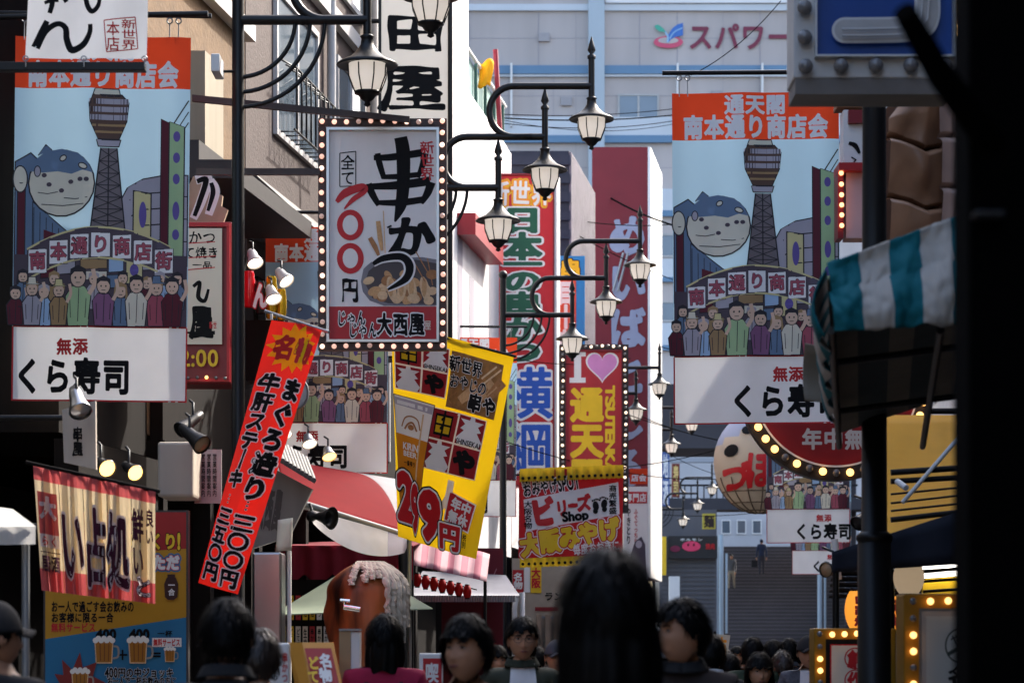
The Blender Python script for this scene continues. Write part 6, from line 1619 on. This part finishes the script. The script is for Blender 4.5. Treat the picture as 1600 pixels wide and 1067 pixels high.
def head_mesh(mb, T, m=0):
    mb.grid(lambda u, v: T @ head_point(.02+v*3.08, u*2*math.pi), NU, NV, m)
    for s in (-1, 1):                          # ears
        q = MB(); q.ball((0,0,0), 1, 12, 0, (.010,.021,.031)); q.ball((s*.004,-.006,-.002), 1, 10, 0, (.010,.010,.018))
        R_ = Matrix.Translation((s*.079,.014,-.004)) @ Matrix.Rotation(s*-.35, 4, 'Z') @ Matrix.Rotation(.15, 4, 'X')
        k = len(mb.v); mb.v += [tuple(T @ (R_ @ Vector(p))) for p in q.v]; mb.f += [[i+k for i in f] for f in q.f]; mb.m += [m]*len(q.f); mb.s += q.s
def hair_mesh(mb, T, style, rnd, m=0, capped=False):
    def inside(p, ph):
        c = math.cos(ph)                       # 1 at the face
        front = .050 if style != 'bowl' else .040
        if style in ('long', 'bob') and c > .3: front = .030
        low = {'short': -.062, 'crop': -.05, 'bowl': -.058, 'long': -.10, 'bob': -.10}[style]
        side = -.012 if style in ('short','crop') else (-.035 if style == 'bowl' else -.11)
        if c > .55: lim = front+.012*math.sin(ph*9)
        elif c > .05: lim = front+(side-front)*(.55-c)/.5
        else: lim = side+(low-side)*min(1, (.05-c)/.5)
        return p.z > lim
    th_ = {'short': .016, 'crop': .010, 'bowl': .024, 'long': .020, 'bob': .024}[style]
    def hp(u, v):
        th, ph = .02+v*2.6, u*2*math.pi
        p = head_point(th, ph, .006)
        g = th_*(1 if p.z > 0 else max(.35, 1+p.z/.11))*(.72+.65*noise.noise(Vector((math.sin(ph)*3.1, math.cos(ph)*3.1, v*6+rnd.seed_))))
        return head_point(th, ph, .006+max(.003, g))
    q = MB(); q.grid(hp, 64, 40, m)
    n = 65; keep = []
    for f in q.f:
        u = ((f[0] % n)+.5)/64; c = sum((Vector(q.v[i]) for i in f), Vector())/4
        if inside(c, u*2*math.pi): keep.append(f)
    used = sorted({i for f in keep for i in f}); mp = {i: k for k, i in enumerate(used)}
    mb.add([T @ Vector(q.v[i]) for i in used], [[mp[i] for i in f] for f in keep], m, True)
    N = 1200 if style != 'crop' else 500
    for _ in range(N):                         # locks
        ph = rnd.random()*2*math.pi; th = .1+rnd.random()*2.1
        p = head_point(th, ph, .006)
        if not inside(p, ph) or (capped and p.z > .0): continue
        ln = rnd.uniform(.02, .045)*(1.25 if style != 'crop' else .6); lift = rnd.uniform(.003, .022)
        vs = []; wv = rnd.uniform(-.5,.5); wdt = rnd.uniform(.002,.006)
        for j in range(4):
            t2 = th+ln/.11*j/3
            if style in ('short','crop') and (math.cos(ph) < .5): t2 = min(t2, 2.12 if math.cos(ph) < -.4 else 1.72)
            if math.cos(ph) > .35: t2 = min(t2, 1.36 if style == 'long' else 1.29)
            p2 = head_point(min(t2, 2.7), ph+wv*j*.09, .006+th_*.75+lift*math.sin(1.2*j/3+.5))
            tang = Vector((math.cos(ph), math.sin(ph), 0))*wdt*(1-j/3.3); vs += [T @ (p2-tang), T @ (p2+tang)]
        mb.add(vs, [(0,1,3,2),(2,3,5,4),(4,5,7,6)], m, True)
    if style in ('long', 'bob'):
        bot = -.27 if style == 'long' else -.17
        def sk(u, v):
            ph = math.pi+(u-.5)*4.0; z = .0+(bot)*v; r = .105+.012*math.sin(v*2.5)+.006*math.sin(u*40)+.010*noise.noise(Vector((u*9,v*2,rnd.seed_)))
            return T @ Vector((.92*r*math.sin(ph), -r*1.04*math.cos(ph)+.01, z-.01*math.sin(u*23)*v))
        mb.grid(sk, 60, 10, m)
def person(px, top, D, yaw, label, shirt, hair='short', hm=None, trousers=None, head_yaw=0, head_tilt=0, wide=1.0, cap=None, glasses=False, front=None, strap=None, collar=None, stride=.10, gz=0.0, group='passers-by in the street', H=None, slim=1.0, bag=None):
    loc = P(px, 1022, D); loc.z = gz; seed = int(px*7+top)
    rnd = random.Random(seed); rnd.seed_ = seed % 97
    H = H or P(px, top, D).z-gz
    t = thing('person', label, 'person', loc, group)
    W = Matrix.Translation(loc) @ Matrix.Rotation(R(yaw), 4, 'Z')
    k = H/1.75; bw = wide
    pts, rad, ed = [], [], []
    def add(p, r, par=None):
        pts.append(Vector(p)*1.0); rad.append(r if isinstance(r, tuple) else (r, r))
        if par is not None: ed.append((par, len(pts)-1))
        return len(pts)-1
    z = lambda f: f*H
    pel = add((0,.0,z(.52)), (.155*bw*k,.11*k)); wa = add((0,.0,z(.61)), (.15*bw*k,.105*k), pel); ch = add((0,.012,z(.715)), (.165*bw*k,.115*k), wa)
    uc = add((0,.02,z(.802)), (.13*bw*k,.085*k), ch); nk = add((0,.012,z(.852)), (.056*k,.056*k), uc); nt_ = add((0,-.004,z(.895)), (.05*k,.052*k), nk)
    for s, ph in ((-1, 1), (1, -1)):
        sh = add((s*.165*bw*k,.022,z(.822)), .062*k*bw, uc); el = add((s*.225*bw*k,.03+ph*stride*.3,z(.625)), .046*k*bw, sh); wr = add((s*.235*bw*k,-.03+ph*stride*.7,z(.495)), .03*k, el)
        pm = add((s*.235*bw*k,-.045+ph*stride*.75,z(.455)), (.026*k,.036*k), wr)
        for i in range(4):
            yy = -.075+ph*stride*.75+i*.02; l = (.036,.042,.039,.03)[i]
            f1 = add((s*.232*bw*k, yy, z(.425)), .0095*k, pm); add((s*.222*bw*k, yy-.004, z(.425)-l*.9), .0075*k, f1)
        th1 = add((s*.215*bw*k, -.085+ph*stride*.75, z(.452)), .011*k, pm); add((s*.205*bw*k, -.095+ph*stride*.75, z(.43)), .009*k, th1)
        hp = add((s*.085*k,0,z(.475)), .092*k, pel); kn = add((s*.095*k,-.03-ph*stride*.6,z(.275)), .062*k, hp); an = add((s*.095*k,.02-ph*stride*1.2,z(.055)), .044*k, kn)
        add((s*.105*k,-.13-ph*stride*1.2,z(.025)), .04*k, an)
    me = bpy.data.meshes.new('p'); me.from_pydata([tuple(p) for p in pts], ed, []); o = bpy.data.objects.new('p', me); COL.objects.link(o)
    mo = o.modifiers.new('s', 'SKIN'); mo.use_smooth_shade = True
    for i, sv in enumerate(me.skin_vertices[0].data): sv.radius = rad[i]; sv.use_root = (i == 0)
    o.modifiers.new('u', 'SUBSURF').levels = 2; o.modifiers['u'].render_levels = 2
    bpy.context.view_layer.update(); ev = o.evaluated_get(bpy.context.evaluated_depsgraph_get()); em = ev.to_mesh()
    m = MB(); vs = [v.co.copy() for v in em.vertices]; tr = 2
    mats = [skin_m, shirt, trousers or denim, shoe_m, front or shirt]
    m.v = [tuple(W @ v) for v in vs]
    for p in em.polygons:
        c = p.center; hz = c.z/H; ax = abs(c.x)
        if hz > .858 and ax < .1*k: mi = 0
        elif hz < .05: mi = 3
        elif hz < .488 and ax > .19*bw*k: mi = 0
        elif hz < .53 and ax < .19*bw*k: mi = 2
        else: mi = 1
        m.f.append(list(p.vertices)); m.m.append(mi); m.s.append(True)
    bv = BVHTree.FromPolygons([tuple(v) for v in vs], [tuple(p.vertices) for p in em.polygons])
    ev.to_mesh_clear(); bpy.data.objects.remove(o)
    hk = .94 if H > 1.5 else H/1.7
    T = W @ Matrix.Translation((0,-.018,H-.134*hk)) @ Matrix.Rotation(R(head_yaw), 4, 'Z') @ Matrix.Rotation(R(head_tilt), 4, 'X') @ Matrix.Scale(hk, 4)
    head_mesh(m, T)
    m.build('body', mats, t)
    hm = hm or hair_m
    m = MB(); hair_mesh(m, T, hair, rnd, 0, bool(cap)); m.build('hair', hm, t)
    if D < 40 and abs((yaw+head_yaw+180) % 360-180) < 110:
        for s in (-1, 1):
            m = MB(); q = T @ Vector((s*.031,-.0735,.012)); m.ball((0,0,0), .011, 12, 0, (1.25,.55,.42)); m.ball((0,-.0042,0), .0058, 10, 1, (1,.6,.8)); m.tube([(-.0145,-.002,.0005),(-.006,-.0066,.0042),(.005,-.0066,.0042),(.0145,-.002,.0008)], .0013, 5, 1)
            m.v = [tuple(T @ (Vector(v)+Vector((s*.031,-.0745,.012)))) for v in m.v]; m.build('eye', [eye_w, eye_d], t)
            m = MB(); m.tube([T @ Vector((s*x, y, zz)) for x, y, zz in ((.014,-.0895,.029),(.032,-.0865,.034),(.05,-.0725,.029))], [.0036*hk,.0042*hk,.002*hk], 6); m.build('eyebrow', hm, t)
        m = MB(); m.tube([T @ Vector((x, -.0985+abs(x)*.42, -.062+abs(x)*.04)) for x in (-.022,-.012,0,.012,.022)], [.0015,.0040,.0046,.0040,.0015], 8); m.build('mouth', lip_m, t)
    if front:
        def fr(u, v):
            zz = z(.862-.28*v); x = (u-.5)*2*k*(.062-.012*v+.02*math.sin(v*3)); h = bv.ray_cast(Vector((x,-.6,zz)), Vector((0,1,0)))
            return W @ (Vector((x, h[0].y-.005, zz)) if h[0] else Vector((x,-.06,zz)))
        q = MB(); q.grid(fr, 20, 24); q.build('shirt_front', front, t)
    if glasses:
        m = MB()
        for s in (-1, 1):
            m.tube([T @ Vector((s*.033+.024*math.cos(a), -.104+.008*abs(math.cos(a)), .008+.018*math.sin(a))) for a in np.linspace(0, 6.283, 19)], .0014, 6)
            m.tube([T @ Vector((s*.057,-.096,.012)), T @ Vector((s*.078,-.02,.012)), T @ Vector((s*.078,.02,.006))], .0013, 5)
        m.tube([T @ Vector((-.009,-.106,.012)), T @ Vector((.009,-.106,.012))], .0013, 5); m.build('glasses', black, t)
    if cap:
        m = MB(); m.grid(lambda u, v: T @ head_point(.02+v*1.42, u*2*math.pi, .019-.003*v), 40, 14)
        m.grid(lambda u, v: T @ Vector(((u-.5)*.15*(1-.25*v), -.088-.075*v+.10*(u-.5)**2*4*.5*(1-v*.1), .040-.014*v-.06*(u-.5)**2*2)), 14, 6); m.build('cap', cap, t, solid=.003)
    if collar:
        m = MB(); m.grid(lambda u, v: W @ Vector(((.072+.022*v)*k*math.sin(u*6.283), .012-(.068+.022*v)*k*math.cos(u*6.283)-.0, z(.878)-.04*v-.012*math.cos(u*6.283))), 36, 4); m.build('collar', collar, t, solid=.004)
    if strap:
        for s in (-1, 1):
            m = MB(); m.tube([W @ Vector((s*x*bw*k, y, z(zz))) for x, y, zz in ((.075,.13,.66),(.08,.135,.73),(.085,.115,.79),(.085,.04,.836),(.09,-.07,.80),(.095,-.115,.73))], .018, 6); m.build('strap', strap, t)
    if bag:
        m = MB(); q = W @ Vector((.32,0,z(.33))); m.box((q.x-.16,q.y-.08,q.z-.18),(q.x+.12,q.y+.08,q.z+.15)); m.tube([q+Vector((-.1,0,.15)), q+Vector((-.06,0,.3)), q+Vector((.06,0,.15))], .012, 6); m.build('bag', bag, t, bevel=.02)
    return t
cl = lambda n, c, v=.2: mat('cloth_'+n, c, .85, v, 25)
BLK = cl('jet', (.012,.012,.014)); 
person(-10, 940, 9, 165, 'person in a black cap and black shirt at the lower left corner, seen from behind', BLK, 'crop', cap=BLK, head_yaw=-35)
person(354, 938, 8.3, 180, 'person with short dark hair and black jacket, seen from behind below the red nobori', BLK, 'short', wide=1.08, collar=BLK)
person(404, 984, 10.5, 180, 'person with sunlit hair half hidden behind the black jacketed person', cl('charcoal', (.03,.03,.035)), 'short', hm=hair_b)
person(601, 962, 13, 180, 'person with long black hair and a crimson top with dark shoulder straps, from behind', cl('crimson', rgb(150,18,60)), 'bob', strap=BLK)
person(728, 965, 9.5, 8, 'person with a dark bowl haircut turning to look toward the menu boards', BLK, 'bowl', head_yaw=-40, head_tilt=-4, wide=.95)
person(816, 965, 14, 4, 'person in glasses, white T-shirt and dark olive jacket facing the camera', cl('olive', (.03,.034,.02)), 'short', glasses=True, front=cl('tee_white', (.7,.7,.72), .05), collar=cl('olive', (0,0,0)), wide=1.1)
person(951, 866, 4.85, 180, 'blurred person with bobbed black hair close to the camera, seen from behind', BLK, 'bob', wide=1.0)
person(1066, 937, 9.5, -6, 'person with wavy dark hair in profile just right of the blurred head', cl('dark_brown', (.03,.02,.018)), 'short', head_yaw=-62, collar=BLK)
person(868, 1000, 19, 10, 'small person in a pale-rimmed dark cap between the glasses wearer and blurred head', cl('slate', (.05,.05,.06)), 'crop', cap=cl('cap_grey', (.06,.06,.07)))
person(1110, 992, 15, 180, 'person with a white collar over a black coat, behind the wavy haired person', BLK, 'short', collar=cl('tee_white', (0,0,0)))
person(1150, 1010, 30, 10, 'small distant person with a tanned face under the stairs, facing the camera', cl('slate', (0,0,0)), 'short')
person(1176, 996, 20, 175, 'person with black hair and a dark green jacket, from behind, below the stairs', cl('bottle_green', (.025,.04,.02)), 'short')
person(1186, 1021, 17, 5, 'woman with long dark hair and fringe facing the camera below the stairs', BLK, 'long', wide=.88)
person(1208, 1000, 22, 180, 'person in a black coat from behind, left of the cap wearer', BLK, 'short')
person(1233, 998, 23, 180, 'person with grey-collared dark coat from behind, next to the cap wearer', cl('charcoal', (0,0,0)), 'short', collar=cl('cap_grey', (0,0,0)))
plaid = mat('plaid_shirt', (.10,.10,.12), .85, .6, 45)
person(1262, 993, 19, 4, 'person in a dark baseball cap and open checked shirt over white', plaid, 'crop', cap=BLK, front=cl('tee_white', (0,0,0)))
stairz = lambda d: P(1045, 854, 124).z*(math.floor((d-106)/18*NST)+1)/NST
navyc = cl('navy', (.018,.028,.06)); khaki = cl('khaki', (.24,.2,.14))
person(1190, 845, 119.5, 180, 'person in a navy hooded jacket climbing near the top of the stairs', navyc, 'crop', trousers=cl('dusk', (.03,.03,.04)), gz=stairz(119.5), H=1.72, group='people on the stairs', bag=BLK, cap=navyc)
person(1143, 873, 118, -20, 'person in a grey jacket and khaki trousers coming down beside the stair post', cl('grey_jacket', (.09,.085,.085)), 'crop', trousers=khaki, gz=stairz(118), H=1.62, group='people on the stairs', stride=.16)
for i, (px, top, D, yw, col) in enumerate(((1094,1006,24,180,'slate'),(1132,1016,27,0,'jet'),(1162,1013,33,180,'charcoal'),(1193,1008,30,180,'jet'),(1219,1010,34,0,'slate'),(1247,1009,31,180,'charcoal'),(1140,1022,22,180,'olive'),(1224,1016,20,180,'jet'),(840,1012,26,180,'slate'),(776,1010,22,0,'jet'),(1104,1012,36,0,'charcoal'),(1256,1012,40,0,'slate'))):
    person(px, top, D, yw+(-20,15,-8,24)[i % 4], 'indistinct dark haired person in the far crowd' if px > 900 else ('small dark haired person from behind beside the glasses wearer' if px == 840 else 'small dark haired person facing the camera left of the glasses wearer'), cl(col, (0,0,0)), ('short','bowl','short','crop')[i % 4], hm=(hair_m, hair_b)[i % 3 == 1], group='far crowd' if px > 900 else 'passers-by in the street')
# little orange-lettered flag over the crowd
t = thing('small_paper_flag', 'small pale paper flag with an orange character held above the far crowd', 'flag', P(1129, 1026, 26))
A = Art(); A.part('cloth'); A.poly([(1120,990),(1141,992),(1136,1026),(1114,1022)], mat('flag_paper', (.5,.45,.38), .8, .1, transl=.2)); A.part('lettering'); A.text('占', 1120, 994, 1136, 1020, mat('letter_orange', (0,0,0)), bold=.05); A.build(flat(26, .01), t)
m = MB(); m.tube([P(1117,986,26), (P(1112,0,26).x, 26, 0)], .012, 6); m.build('pole', dark_wood, t)
bpy.data.objects.remove(_fo)
